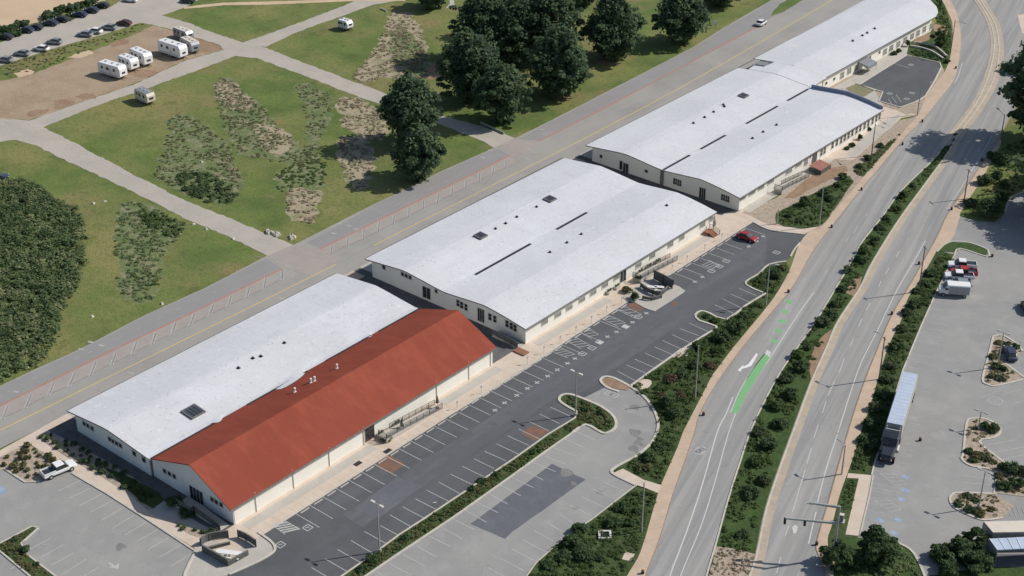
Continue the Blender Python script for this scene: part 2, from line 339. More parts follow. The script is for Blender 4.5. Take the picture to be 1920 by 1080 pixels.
_sd = [10]
def bush(name, label, base, rad, h, mat, group=None, per=55, size=.2, n=None, cat='bush', seed=None):
    _sd[0] += 1; r = random.Random(seed or _sd[0]); root = empty(name, (base[0], base[1], 0), 0, label, cat, group)
    n = n or max(7, int(7 + rad * 8)); C = []; R = []
    for i in range(n):
        a = r.uniform(0, 6.283); q = rad * .68 * math.sqrt(r.random()); zz = h * (.25 + .5 * r.random() * (1 - (q / rad) ** 2))
        C.append((q * math.cos(a), q * math.sin(a), zz)); k = r.choice((.2, .3, .42, .5)); R.append((rad * k, rad * k * r.uniform(.8, 1.2), min(h * .38, rad * k * 1.0)))
    leaf_mesh('crown', mat, C, R, per, size, _sd[0], root, shell=.25)
    m = MB()
    for k in range(3):
        a = r.uniform(0, 6.283); m.tube((0, 0, 0), (math.cos(a) * rad * .4, math.sin(a) * rad * .4, h * .55), .06, .03, 5)
    m.build('stem', m_trunk, root); return root
def tree(name, label, base, rad, h, mat=None, group=None, blobs=46, per=170, size=.42, low=.12, prof=None, seed=None, cat='tree', lean=(0, 0), tall=1.0):
    _sd[0] += 1; sd = seed or _sd[0]; r = random.Random(sd); root = empty(name, (base[0], base[1], 0), 0, label, cat, group)
    prof = prof or [(0, .3), (.2, .72), (.42, 1), (.62, .95), (.82, .68), (1, .2)]
    C = []; R = []; limbs = []
    for i in range(blobs):
        t = (i + r.random()) / blobs
        for a in range(len(prof) - 1):
            if prof[a][0] <= t <= prof[a + 1][0]:
                k = (t - prof[a][0]) / (prof[a + 1][0] - prof[a][0]); q = prof[a][1] * (1 - k) + prof[a + 1][1] * k
        ang = i * 2.399 + r.uniform(-.5, .5); rr = rad * q * (.25 + .66 * math.sqrt(r.random())) * r.choice((.8, .95, 1.0, 1.15, 1.3))
        zz = h * (low + (1 - low) * t * .93); c = (rr * math.cos(ang) + lean[0] * t, rr * math.sin(ang) + lean[1] * t, zz)
        k = rad * r.choice((.12, .16, .22, .3)) * r.uniform(.9, 1.15); C.append(c); R.append((k * r.uniform(1, 1.5), k * r.uniform(1, 1.5), k * r.uniform(.5, .95) * tall))
        if i % 3 == 0: limbs.append(c)
    if tall > 1:      # ragged leading shoots on the top and shoulders
        for q in range(14):
            a = r.uniform(0, 6.283); rr = rad * r.uniform(0, .75); zz = h * (1.0 - .42 * (rr / rad)) + r.uniform(-.3, .9)
            C.append((rr * math.cos(a), rr * math.sin(a), zz)); R.append((rad * .09, rad * .09, rad * .26))
        for q in range(22):
            a = r.uniform(0, 6.283); t = r.uniform(.2, .75); rr = rad * r.uniform(.95, 1.12)
            C.append((rr * math.cos(a), rr * math.sin(a), h * t)); R.append((rad * .16, rad * .16, rad * .07))
    leaf_mesh('crown', mat or m_cyp, C, R, per, size, sd, root, shell=.12)
    m = MB(); tr = max(.18, rad * .075); pts = [(0, 0, -.1), (lean[0] * .2 + .1, lean[1] * .2, h * .35), (lean[0] * .5, lean[1] * .5, h * .75)]
    m.tube(pts[0], pts[1], tr * 1.25, tr * .8, 9); m.tube(pts[1], pts[2], tr * .8, tr * .3, 8)
    for c in limbs:
        z0 = min(c[2] * .7, h * .7); m.tube((lean[0] * z0 / h, lean[1] * z0 / h, z0), c, tr * .35, tr * .1, 5)
    m.build('trunk', m_trunk, root); return root
# ------------------------------------------------------------------ GROUND
struct('ground', [(-700, -400), (500, -400), (500, 900), (-700, 900)], 0.0, m_grass)
sheet('beach_sand', [(-200, 90), (0, 56), (70, 42), (120, 17), (180, 5), (230, -8), (280, -60), (-200, -60)], .012, m_sand, .4)
sheet('beach_road', [(-60, 108), (0, 80), (75, 53), (130, 38), (205, 14), (228, 0), (255, -40), (450, -40), (372, 0), (345, 15), (303, 29), (330, 36), (300, 50), (285, 46), (262, 43), (190, 66), (110, 88), (0, 123), (-60, 145)], .018, m_path, .22)
sheet('car_park', [(66, 906), (100, 893), (128, 880), (140, 889), (120, 915), (80, 915)], .075, m_lot)
sheet('park_road', [(262, 42), (300, 28), (356, 44), (400, 62), (455, 79), (499, 90), (555, 112), (655, 150), (724, 176), (825, 216), (902, 236), (960, 257), (1005, 270), (960, 295), (922, 276), (905, 265), (822, 232), (710, 195), (655, 175), (565, 140), (480, 109),
                    (445, 105), (418, 92), (410, 84), (320, 55), (285, 46)], .022, m_path, .22)
sheet('park_spur', [(499, 88), (555, 61), (655, 25), (700, 9), (745, 2), (800, -10), (690, -10), (655, 7), (565, 41), (480, 72), (440, 85)], .026, m_path, .22)
sheet('sand_trail', [(345, 17), (420, 10), (500, 9), (600, 5), (665, 2), (760, 2), (760, -2), (665, -2), (600, 0), (500, 3), (420, 5), (345, 13)], .034, m_sand, .1)
sheet('dirt_lot', [(-60, 170), (0, 152), (62, 139), (120, 116), (200, 86), (262, 60), (285, 48), (318, 56), (410, 84), (421, 93), (350, 112), (250, 158), (108, 207), (55, 226), (0, 222), (-60, 215)], .03, m_dirt, .35)
sheet('park_lane', [(448, 103), (375, 130), (250, 175), (175, 200), (82, 239), (140, 268), (240, 322), (335, 370), (480, 430), (556, 462), (500, 480), (475, 467), (435, 447), (337, 405), (240, 355), (125, 302), (60, 270), (30, 262), (-60, 275), (-60, 210), (0, 221), (55, 226), (108, 207), (250, 159), (350, 113), (425, 92)], .026, m_path, .22)
for pl, mt in (([(100, 192), (112, 186), (135, 188), (142, 194), (118, 202), (104, 203)], m_soil), ([(143, 181), (158, 175), (172, 176), (178, 184), (155, 187)], m_soil), ([(205, 82), (225, 74), (241, 74), (236, 83), (212, 88)], m_soil), ([(50, 212), (75, 205), (95, 206), (62, 219)], m_soil),
               ([(128, 108), (148, 99), (165, 95), (172, 101), (150, 109)], m_sand), ([(28, 138), (45, 131), (62, 131), (58, 139), (36, 145)], m_sand), ([(300, 84), (330, 92), (380, 98), (410, 92), (395, 80), (350, 72)], m_soil), ([(240, 135), (275, 130), (298, 136), (262, 146)], m_soil)):
    sheet('dirt_patch', pl, .0325, mt, .45, 3)
# the street along the sheds
def X(v, y): return (v, y)
street = WL([(-150, 800), (0, 724), (67, 692), (150, 655), (270, 592), (385, 540), (500, 480), (556, 457), (705, 381), (757, 357), (830, 320), (927, 277), (967, 259), (1047, 219), (1200, 140), (1297, 90), (1357, 52), (1440, 4), (1500, -35)])
struct('street', street + [(-41.8, 300), (-41.8, 203), (-42.2, 64), (-43, -10), (-43.4, -40)], .040, m_street)
sheet('street_lane', [(-150, 802), (0, 726), (150, 657), (270, 594), (385, 542), (499, 485), (528, 503), (478, 527), (320, 605), (215, 654), (100, 711), (0, 760), (-150, 832)], .046, m_streetw)
sheet('street_lane', [(575, 455), (705, 384), (830, 322), (928, 279), (972, 288), (955, 291), (880, 329), (767, 384), (670, 431), (600, 466)], .046, m_streetw)
sheet('street_lane', [(970, 262), (1047, 222), (1200, 142), (1297, 92), (1357, 55), (1442, 6), (1490, 5), (1417, 51), (1285, 121), (1135, 201), (1010, 264)], .046, m_streetw)
struct('parking_band', [(-53.3, -20), (-53.2, 62 - 7), (-50.0, 53), (-49.9, -20)], .049, m_band)
struct('parking_band', [(-53.2, 67), (-53.3, 127), (-50.2, 124), (-50.2, 65)], .049, m_band)
sheet('crossing_concrete', [(500, 480), (556, 458), (590, 468), (640, 482), (622, 498), (588, 520), (547, 508), (520, 495)], .053, m_band)
sheet('crossing_concrete', [(930, 276), (967, 259), (1010, 268), (985, 290), (960, 295)], .053, m_band)
sheet('street_verge', [(1446, 31), (1470, 22), (1512, -4), (1490, -8), (1462, 8), (1448, 24)], .06, m_grass, .1)
# pavement strip between the street and the first shed, and the cross walk
sheet('pavement', [(-200, 940), (0, 845), (126, 776), (137, 784), (88, 808), (66, 819), (125, 857), (175, 885), (220, 914), (252, 936), (278, 962), (325, 981), (355, 1004), (380, 1008), (367, 1030), (275, 972), (200, 924), (132, 884), (95, 857), (52, 831), (0, 861), (-200, 960)], .07, m_peach2)
sheet('apron', [(66, 819), (88, 808), (140, 782), (152, 798), (300, 890), (440, 978), (520, 1000), (519, 1034), (482, 1059), (445, 1076), (345, 1095), (345, 1072), (367, 1030), (355, 1004), (325, 981), (278, 962), (220, 914)], .062, m_conc)
struct('gap_pavement', [(-42, 58.0), (-42, 68), (.2, 68), (.2, 57)], .062, m_gap)  # shadow between the sheds is part of this sheet's dark colour
struct('gap_pavement', [(.2, 58.0), (.2, 68), (4.8, 68), (4.8, 58)], .062, m_peach2)
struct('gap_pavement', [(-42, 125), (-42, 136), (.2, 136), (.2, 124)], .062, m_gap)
struct('gap_pavement', [(.2, 125), (.2, 136), (4.8, 136), (4.8, 125)], .062, m_peach2)
sheet('gable_paving', [(90, 808), (137, 783), (150, 796), (300, 888), (437, 976), (440, 992), (415, 1000), (380, 985), (300, 935), (262, 905), (205, 868), (150, 838)], .068, m_gap)  # dark paving deepened in colour for the gable's shade
sheet('gable_paving', [(290, 960), (320, 934), (352, 955), (330, 985)], .073, m_conc)
struct('kerbside_strip', [(-43, -3), (-42.2, 64), (-41.8, 203), (-41.8, 290), (-37, 290), (-37, -1)], .055, m_conc)
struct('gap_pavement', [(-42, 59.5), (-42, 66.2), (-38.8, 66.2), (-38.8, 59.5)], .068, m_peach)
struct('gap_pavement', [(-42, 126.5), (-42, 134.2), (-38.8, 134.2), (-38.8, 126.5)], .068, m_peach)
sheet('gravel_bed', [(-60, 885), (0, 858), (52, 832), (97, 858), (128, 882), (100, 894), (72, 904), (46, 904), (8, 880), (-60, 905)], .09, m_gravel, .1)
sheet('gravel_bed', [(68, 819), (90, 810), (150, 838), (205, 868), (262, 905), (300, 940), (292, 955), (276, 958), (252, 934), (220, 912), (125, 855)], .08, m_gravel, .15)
sheet('shade_dark_lawn', [(196, 876), (240, 893), (300, 925), (308, 940), (286, 955), (262, 940), (228, 908)], .095, m_moss, .1)  # darker green here stands for lawn in the gable's shadow
sheet('gravel_bed', [(325, 978), (360, 990), (400, 1000), (395, 1008), (370, 1008), (345, 996)], .09, m_gravel, .1)
# walks on the east side of the sheds
struct('paving_base', [(-2, -1), (5.6, -1), (6, 136), (-2, 136)], .04, m_conc)
struct('paving_base', [(-21, 195), (-21, 262), (-15, 262), (-12, 240), (-11, 214), (-2, 205), (3, 196)], .03, m_conc)
sheet('paving_base', [(1540, 168), (1600, 140), (1700, 98), (1772, 112), (1768, 152), (1722, 220), (1655, 210), (1580, 185)], .035, m_gravel)
struct('east_walk', [(0, -4), (4.9, -4), (4.9, 134.5), (0, 135)], .075, m_peach2)
struct('ramp_strip', [(.75, 1), (2.55, 1), (2.55, 27.5), (.75, 27.5)], .083, m_conc)
struct('ramp_strip', [(.75, 43.5), (2.55, 43.5), (2.55, 58), (.75, 58)], .083, m_conc)
struct('ramp_strip', [(.75, 68), (2.55, 68), (2.55, 89), (.75, 89)], .083, m_conc)
struct('ramp_strip', [(.75, 110), (2.55, 110), (2.55, 122), (.75, 122)], .083, m_conc)
sheet('east_walk', [(1340, 402), (1383, 400), (1440, 428), (1512, 436), (1508, 441), (1440, 432), (1412, 418), (1345, 440)], .078, m_peach2)
# old grey lot, south west
sheet('car_park', [(-200, 960), (8, 880), (47, 905), (75, 905), (135, 887), (200, 925), (275, 974), (367, 1032), (347, 1068), (350, 1140), (-260, 1200)], .066, m_lot)
# dark lot
dark = [(330, 1120), (447, 1071), (480, 1056), (508, 1040), (516, 1029), (508, 1016), (484, 998), (605, 930), (791, 811), (969, 705), (1180, 560), (1397, 418), (1412, 417), (1440, 431), (1511, 440), (1502, 458), (1480, 483), (1473, 492), (1442, 498), (1423, 514), (1398, 530), (1410, 541), (1436, 551),
        (1398, 574), (1362, 600), (1330, 588), (1315, 584), (1305, 592), (1310, 602), (1342, 613), (1332, 623), (1270, 662), (1182, 725), (1160, 716), (1145, 709), (1130, 709), (1126, 716), (1136, 726), (1092, 748), (1067, 740), (1052, 743), (1049, 752), (1060, 761), (1083, 774), (1078, 784),
        (1027, 816), (964, 861), (910, 896), (867, 926), (792, 976), (750, 1003), (692, 1046), (600, 1120)]
sheet('parking_lot', dark, .072, m_dark)
struct('aisle_asphalt', [(10.3, 12), (14.7, 12), (14.9, 60), (16.8, 64), (17.0, 118), (10.3, 130)], .0745, M('aisle_asphalt', (.125, .128, .14), [((.10, .103, .112), .2, .42, .62, .8, (1, .15, 1)), ((.15, .153, .168), .5, .5, .7, .6, (1, .1, 1)), ((.108, .112, .119), .5, .5, .62, .9)], .88, .12, 6), jag=.12)
# grey lot, centre
grey = [(1136, 726), (1180, 727), (1208, 745), (1225, 768), (1233, 792), (1232, 812), (1220, 833), (1195, 855), (1167, 870), (1149, 882), (1150, 890), (1193, 911), (1160, 935), (1110, 975), (1060, 1008), (1005, 1057), (960, 1120), (600, 1120), (690, 1078), (752, 1036), (850, 971), (960, 893), (1022, 848), (1072, 814), (1098, 797), (1110, 770), (1092, 748)]
sheet('car_park', grey, .066, m_lot)
sheet('asphalt_patch', [(1035, 870), (1098, 900), (1027, 951), (960, 998), (947, 1011), (882, 983), (960, 926)], .074, m_dark2, .04)
# divided road
ROADW_W = [(1200, 1120), (1212, 1075), (1237, 1010), (1262, 927), (1286, 860), (1303, 810), (1311, 780), (1336, 732), (1386, 660), (1444, 590), (1488, 536), (1522, 476), (1558, 427), (1608, 364), (1655, 308), (1700, 255), (1730, 226), (1763, 184), (1786, 155), (1796, 125), (1802, 75), (1797, 37), (1788, 12), (1760, -30)]
ROADW_E = [(1318, 1120), (1325, 1080), (1342, 1022), (1366, 935), (1390, 860), (1407, 810), (1440, 740), (1472, 685), (1527, 607), (1570, 536), (1602, 482), (1616, 455), (1652, 410), (1690, 358), (1750, 300), (1774, 268), (1790, 248), (1830, 194), (1852, 145), (1863, 100), (1862, 62), (1846, 22), (1810, -30)]
ROADE_W = [(1395, 1120), (1406, 1080), (1419, 1040), (1437, 955), (1465, 870), (1487, 810), (1522, 715), (1552, 647), (1571, 604), (1613, 540), (1632, 500), (1665, 445), (1692, 404), (1722, 363), (1772, 295), (1787, 270), (1799, 250), (1842, 190), (1866, 140), (1873, 90), (1865, 45), (1843, 8), (1825, -30)]
ROADE_E = [(1550, 1120), (1546, 1070), (1534, 1040), (1532, 1015), (1555, 935), (1590, 810), (1616, 730), (1641, 665), (1673, 590), (1703, 540), (1727, 498), (1758, 442), (1777, 402), (1815, 347), (1846, 300), (1868, 268), (1892, 225), (1915, 180), (1945, 100), (1950, 0), (1930, -40)]
PATH_W = [(1160, 1120), (1176, 1080), (1201, 1035), (1226, 952), (1240, 908), (1270, 840), (1281, 810), (1335, 705), (1371, 657), (1441, 572), (1467, 533), (1482, 503), (1497, 462), (1514, 438), (1541, 424), (1565, 395), (1615, 337), (1672, 272), (1696, 244), (1720, 218), (1734, 186), (1753, 158), (1772, 133), (1783, 100), (1786, 50), (1778, 25), (1760, -10), (1740, -30)]
SW_, SE_, EW_, EE_, PW_ = (smooth(WL(a), 4) for a in (ROADW_W, ROADW_E, ROADE_W, ROADE_E, PATH_W))
struct('road', SW_ + SE_[::-1], .050, m_road)
struct('road', EW_ + EE_[::-1], .050, m_road)
struct('road_apron', WL([(1500, 1120), (1532, 1040), (1600, 1040), (1640, 1120)]), .044, m_road)
struct('side_road', WL([(1875, -40), (1868, 0), (1876, 60), (1868, 140), (1845, 190), (1920, 190), (2050, 60), (2050, -40)]), .047, m_road)
struct('forecourt', WL([(1908, 28), (1990, 20), (1990, 75), (1916, 62)]), .054, m_peach2)
struct('foot_path', PW_ + SW_[::-1], .085, m_peach)
def offset(P, d):
    out = []; n = len(P)
    for i in range(n):
        t = P[min(i + 1, n - 1)] - P[max(i - 1, 0)]; t = t / np.linalg.norm(t); out.append(P[i] + np.array([t[1], -t[0]]) * d)
    return out
struct('median', SE_ + EW_[::-1], .088, m_moss)
struct('road_shoulder', offset(EW_, -.25) + offset(EW_, 1.25)[::-1], .094, m_shoulder)
k = [i for i, p in enumerate(SE_) if p[1] > 192][0]
struct('median_paving', [p for p in offset(SE_, -.9)[k:]] + [p for p in offset(EW_, .9)[k:]][::-1], .098, m_shoulder)
sheet('rock_bed', [(1322, 1120), (1342, 1026), (1380, 1030), (1419, 1041), (1395, 1120)], .11, m_gravel, .1)
sheet('bare_soil', [(1527, 650), (1545, 628), (1560, 618), (1556, 634), (1530, 700), (1520, 712), (1517, 680)], .105, m_soil, .1)
sheet('bare_soil', [(1590, 540), (1604, 522), (1617, 516), (1611, 540), (1600, 556), (1586, 550)], .105, m_soil, .1)
# east path and its planting strip
EP = [(1572, 1120), (1568, 1060), (1556, 1042), (1552, 1010), (1560, 985), (1574, 930), (1590, 885), (1607, 835), (1619, 795), (1632, 760), (1652, 690), (1670, 640), (1688, 605), (1700, 565), (1718, 535), (1740, 500), (1762, 462), (1786, 438), (1800, 402), (1814, 378), (1838, 342), (1862, 300), (1876, 272)]
EP_ = smooth(WL(EP), 4)
struct('foot_path', EE_[:int(len(EE_) * .78)] + EP_[::-1], .085, m_peach)
struct('planting_strip', EP_ + WL([(1905, 330), (1887, 375), (1800, 405), (1790, 470), (1752, 555), (1727, 612), (1705, 665), (1692, 697), (1640, 868), (1612, 985), (1640, 1120)]), .070, m_plant)
sheet('hillside', [(1800, 400), (1838, 343), (1876, 272), (1990, 200), (1990, 340), (1920, 358), (1903, 366), (1888, 378), (1865, 410)], .095, m_grass, .1)
# right hand lot
sheet('parking_lot', [(1775, 404), (1803, 407), (1830, 415), (1865, 417), (1883, 402), (1890, 380), (1905, 366), (1960, 345), (2150, 345), (2250, 1200), (1760, 1120), (1732, 1082), (1720, 1052), (1706, 1031), (1681, 1018), (1608, 1010), (1614, 980), (1640, 868), (1692, 697), (1752, 556), (1790, 478), (1757, 470), (1757, 445)], .080, m_lot)
sheet('pale_walk', [(1590, 888), (1635, 892), (1612, 1006), (1585, 1003), (1610, 898), (1588, 897)], .10, m_peach2)
sheet('mound', [(1560, 1120), (1566, 1045), (1560, 1015), (1600, 1008), (1655, 1012), (1681, 1018), (1706, 1031), (1721, 1052), (1735, 1085), (1745, 1120)], .11, m_moss, .05)
sheet('driveway_apron', [(1757, 442), (1777, 402), (1800, 406), (1790, 440), (1782, 453), (1757, 472), (1745, 478)], .10, m_peach)
sheet('verge_mound', [(1690, 1120), (1745, 1080), (1850, 1064), (1990, 1064), (2000, 1140)], .1, m_moss, .1)

# land east of the third shed
sheet('yard', [(1383, 402), (1455, 372), (1640, 238), (1660, 232), (1722, 218), (1696, 244), (1672, 272), (1615, 337), (1565, 395), (1541, 424), (1514, 438), (1440, 430), (1385, 406)], .064, m_gravel, .1)
struct('yard_walk', [(0, 136), (0, 196), (2.2, 196), (2.2, 136)], .075, m_conc)
sheet('yard_walk', [(1532, 300), (1560, 300), (1600, 300), (1655, 252), (1690, 222), (1722, 216), (1650, 199), (1640, 222), (1580, 262)], .078, m_peach2)
sheet('yard_walk', [(1586, 290), (1640, 236), (1690, 212), (1675, 236), (1600, 297)], .082, m_conc)
sheet('bare_soil', [(1500, 345), (1540, 318), (1585, 310), (1590, 322), (1540, 345), (1490, 372), (1470, 372)], .079, m_soil, .2)
sheet('planting_bed', [(1455, 400), (1485, 385), (1530, 360), (1562, 345), (1592, 330), (1602, 340), (1565, 392), (1541, 423), (1512, 430), (1470, 425), (1455, 418)], .086, m_plant, .15)
sheet('planting_bed', [(1600, 322), (1640, 288), (1672, 262), (1676, 268), (1618, 332)], .086, m_plant, .15)
sheet('foot_path', [(1385, 404), (1440, 428), (1512, 437), (1541, 424), (1505, 430), (1440, 422), (1400, 402)], .09, m_peach2)
struct('yard_walk', [(-19, 198), (-19, 259), (-17, 259), (-14, 235), (-13, 214), (-4, 204), (2, 199), (0, 196)], .066, m_conc)
sheet('parking_lot', [(1612, 159), (1700, 105), (1762, 119), (1764, 128), (1752, 151), (1735, 180), (1717, 191), (1688, 201), (1648, 190), (1655, 172)], .082, m_dark)
sheet('gravel_bed', [(1585, 166), (1604, 158), (1640, 170), (1620, 182), (1600, 178)], .085, m_scr)
sheet('gravel_bed', [(1668, 201), (1688, 203), (1717, 193), (1722, 208), (1700, 216)], .085, m_gravel)
sheet('planting_bed', [(1707, 0), (1765, -5), (1777, 28), (1785, 55), (1783, 98), (1770, 130), (1764, 120), (1700, 102), (1705, 80), (1745, 60), (1757, 38), (1735, 12)], .074, m_moss)
sheet('bare_soil', [(1752, 45), (1778, 50), (1776, 68), (1750, 58)], .090, m_soil, .1)
sheet('bare_soil', [(1715, 72), (1745, 62), (1742, 76), (1712, 84)], .090, m_soil, .1)
# soil patches in the park
for i, pl in enumerate([[(1042, 180), (1060, 174), (1072, 178), (1058, 190), (1043, 188)], [(1120, 112), (1150, 110), (1155, 122), (1125, 120)], [(800, 122), (818, 120), (822, 140), (808, 150), (798, 140)]]):
    sheet('bare_soil', pl, .008, m_soil, .5, 3)
sheet('picnic_slab', [(843, -10), (850, -10), (852, 8), (856, 15), (836, 15), (843, 8)], .03, m_conc)

# kerbs ------------------------------------------------------------
kb = MB()
def kerb(px, wd=.32, z0=.02, z1=.2, sm=3, world=None):
    P = smooth(world or WL(px), sm) if sm else (world or WL(px)); kb.wallline(P, wd, z0, z1)
kerb([(345, 1085), (349, 1070), (366, 1036)]); kerb([(135, 888), (200, 926), (275, 974), (366, 1034)], sm=1)
kerb([(8, 880), (47, 905), (75, 904)], .3, sm=1)
kerb([(430, 1078), (480, 1056), (508, 1040), (516, 1029), (508, 1016), (484, 999)], .35)
kerb(None, .22, world=[np.array((4.9, y)) for y in (1.5, 92.5)], z1=.12, sm=1); kerb(None, .22, world=[np.array((4.9, y)) for y in (103.5, 134)], z1=.12, sm=1)
kerb([(1412, 417), (1440, 431), (1480, 437), (1511, 440)], .3)
kerb([(1482, 482), (1490, 468), (1500, 456)], .3)
kerb([(1474, 491), (1442, 497), (1423, 514), (1398, 530), (1410, 541), (1430, 549)], .35)
kerb([(1436, 551), (1398, 574), (1362, 600), (1330, 588), (1315, 584), (1304, 591), (1311, 602), (1343, 613), (1332, 623), (1270, 662), (1182, 725)], .4, sm=2)
kerb([(1232, 812), (1234, 792), (1225, 768), (1208, 745), (1182, 726), (1160, 714), (1145, 708), (1132, 708), (1126, 715), (1138, 727), (1160, 735)], .45, sm=3)
kerb([(1232, 812), (1220, 833), (1195, 855), (1167, 870), (1148, 882), (1152, 891), (1193, 911)], .45)
kerb([(1193, 911), (1110, 975), (1060, 1008), (1005, 1057), (960, 1120)], .2, sm=1)
kerb([(1083, 774), (1062, 762), (1049, 752), (1052, 743), (1067, 740), (1092, 748), (1130, 765), (1152, 784), (1154, 802), (1140, 812), (1128, 812), (1098, 797), (1074, 812)], .45)
kerb([(1083, 774), (1078, 785), (1027, 816), (964, 861), (867, 926), (792, 976), (750, 1003), (692, 1046), (600, 1110)], .28, sm=1)
kerb([(1074, 812), (1022, 848), (960, 893), (850, 971), (752, 1036), (680, 1085)], .28, sm=1)
kerb([(72, 991), (60, 988), (27, 1006), (0, 1020)], .25, sm=1); kerb([(72, 991), (40, 1020), (50, 1040), (115, 1090)], .25, sm=1); kerb([(-20, 1018), (57, 1082)], .25, sm=1)
kerb(None, .25, world=SE_[:64], sm=0, z1=.16); kerb(None, .25, world=EW_, sm=0, z1=.16)
kerb(None, .25, world=SE_[64:], sm=0, z1=.16)
kerb([(1790, 478), (1752, 556), (1727, 612), (1705, 665), (1692, 697), (1640, 868), (1634, 892)], .22, sm=1)
kerb([(1757, 473), (1770, 460), (1785, 454), (1817, 456), (1848, 467), (1853, 474), (1850, 482), (1800, 467), (1790, 478)], .3)
kerb([(1681, 1018), (1706, 1031), (1721, 1052), (1735, 1085), (1745, 1120)], .35)
kerb([(1612, 1006), (1630, 930), (1637, 893)], .2, sm=1)
kerb([(1612, 160), (1655, 173), (1648, 190), (1688, 202), (1717, 192), (1735, 181), (1753, 151), (1765, 127), (1762, 118), (1700, 104), (1612, 159)], .35, sm=1)
kerb([(1580, 167), (1604, 157), (1640, 170)], .3, sm=1)
for isl in ([(1862, 632), (1853, 670), (1842, 712), (1852, 722), (1870, 724), (1920, 712)], [(1862, 632), (1880, 630), (1905, 645), (1918, 660)], [(1885, 683), (1925, 712)],
            [(1820, 786), (1845, 786), (1870, 798), (1875, 812), (1862, 822), (1836, 830), (1885, 870), (1905, 884)], [(1820, 786), (1812, 795), (1806, 850), (1803, 862), (1822, 875), (1866, 885), (1864, 925)], [(1868, 927), (1800, 925), (1786, 928), (1781, 938), (1790, 953), (1820, 968), (1845, 976), (1880, 972)],
            [(1885, 400), (1890, 380), (1905, 366), (1960, 345)]): kerb(isl, .35)
kerb([(1706, 88), (1728, 92), (1748, 99), (1768, 112)], .4, z1=.55); kerb([(1716, 82), (1745, 86), (1762, 96), (1775, 108)], .35, z1=.6)
tag(kb.build('kerb', m_kerb), kind='structure')
kd = MB()
kd.wallline(offset(EE_, .0)[:70], .16, .03, .12)
kd.wallline(offset(SW_, .0)[:66], .14, .03, .1)
tag(kd.build('kerb_gutter', M('gutter', (.30, .21, .15), [((.4, .3, .23), 1, .45, .65, .6)], .9)), kind='structure')
# planted islands
for i, (pl, mt) in enumerate([
        ([(1474, 492), (1442, 498), (1424, 514), (1400, 530), (1410, 540), (1436, 550), (1400, 573), (1362, 600), (1331, 588), (1315, 585), (1306, 592), (1312, 601), (1343, 613), (1270, 663), (1182, 726), (1208, 744), (1227, 768), (1234, 792), (1232, 813), (1220, 834), (1195, 856), (1167, 871), (1151, 883), (1207, 905), (1240, 908), (1270, 840), (1281, 810), (1335, 705), (1371, 657), (1441, 572), (1467, 533), (1480, 505)], m_plant),
        ([(1182, 725), (1160, 714), (1145, 709), (1130, 710), (1128, 715), (1140, 727), (1175, 733)], m_soil),
        ([(1192, 913), (1232, 924), (1226, 952), (1201, 1035), (1176, 1080), (1160, 1120), (965, 1120), (1005, 1058), (1060, 1009), (1110, 976)], m_plant),
        ([(1062, 763), (1050, 752), (1053, 744), (1067, 741), (1092, 749), (1130, 766), (1151, 785), (1152, 801), (1139, 811), (1128, 811), (1098, 797), (1073, 813), (1022, 847), (960, 892), (850, 970), (752, 1035), (680, 1082), (600, 1120), (600, 1108), (692, 1047), (750, 1004), (792, 977), (867, 927), (964, 862), (1027, 817), (1078, 786), (1083, 774)], m_plant),
        ([(72, 991), (60, 988), (27, 1006), (0, 1020), (-20, 1018), (57, 1082), (115, 1090), (50, 1040), (42, 1020)], m_plant),
        ([(1758, 472), (1771, 460), (1785, 455), (1817, 457), (1848, 468), (1852, 475), (1848, 480), (1800, 466), (1793, 474)], m_moss),
        ([(1862, 633), (1843, 712), (1853, 721), (1870, 723), (1920, 711), (1886, 683), (1917, 661), (1904, 646), (1879, 631)], m_gravel),
        ([(1820, 787), (1845, 787), (1869, 799), (1874, 812), (1861, 821), (1834, 830), (1884, 870), (1950, 890), (1950, 936), (1867, 926), (1865, 885), (1822, 874), (1804, 861), (1807, 850), (1813, 796)], m_gravel),
        ([(1868, 928), (1800, 926), (1787, 929), (1782, 938), (1791, 952), (1820, 967), (1845, 975), (1880, 972), (1900, 950)], m_gravel)]):
    o = MB().prism(WL(pl), .02, .135 + i * .001).build('planted_island', mt); tag(o, kind='structure')
sheet('pale_walk', [(1150, 888), (1168, 880), (1207, 901), (1240, 911), (1234, 926), (1207, 915), (1193, 911)], .15, m_peach2)
for pl in ([(1262, 672), (1275, 655), (1300, 650), (1290, 668)], [(1190, 728), (1205, 712), (1222, 716), (1212, 730)]):
    sheet('bare_soil', pl, .15, m_peach2, .1, 3)

# ------------------------------------------------------------------ MARKINGS
wm = MB(); fm = MB(); dm = MB(); bm_ = MB(); ym = MB(); rm = MB(); gm = MB(); sm_ = MB(); bl = MB()
def L(mb, p, q, wd=.12, z=.095): mb.line(W(*p), W(*q), wd, z)
def PLN(mb, px, wd, z, sm=4): mb.pline(smooth(WL(px), sm), wd, z)
TOPS = [(12, 761), (56, 740), (98, 718), (138, 698), (177, 678), (215, 661), (253, 641), (290, 623), (327, 604), (362, 588), (398, 570), (431, 554), (465, 538), (496, 521), (527, 507)]
BOTS = [(2, 786), (45, 766), (88, 742), (127, 725), (167, 704), (207, 684), (246, 664), (283, 645), (320, 627), (354, 610), (390, 592), (425, 575), (460, 558), (492, 543), (526, 525)]
for a, b in zip(TOPS, BOTS):
    L(fm, a, b, .22, .058); L(dm, (a[0] + 3, a[1] + 1), (b[0] + 3, b[1] + 1), .1, .058); L(fm, (a[0] + 5, a[1] + 1), (b[0] + 5, b[1] + 1), .16, .058); L(fm, (b[0] - 3, b[1] + 2), (b[0] + 6, b[1] - 3), .15, .059)
T2 = [(620, 461), (650, 445), (680, 431), (709, 415), (737, 404), (765, 389), (792, 376), (820, 363), (846, 351), (872, 338), (897, 325), (924, 312), (947, 302)]
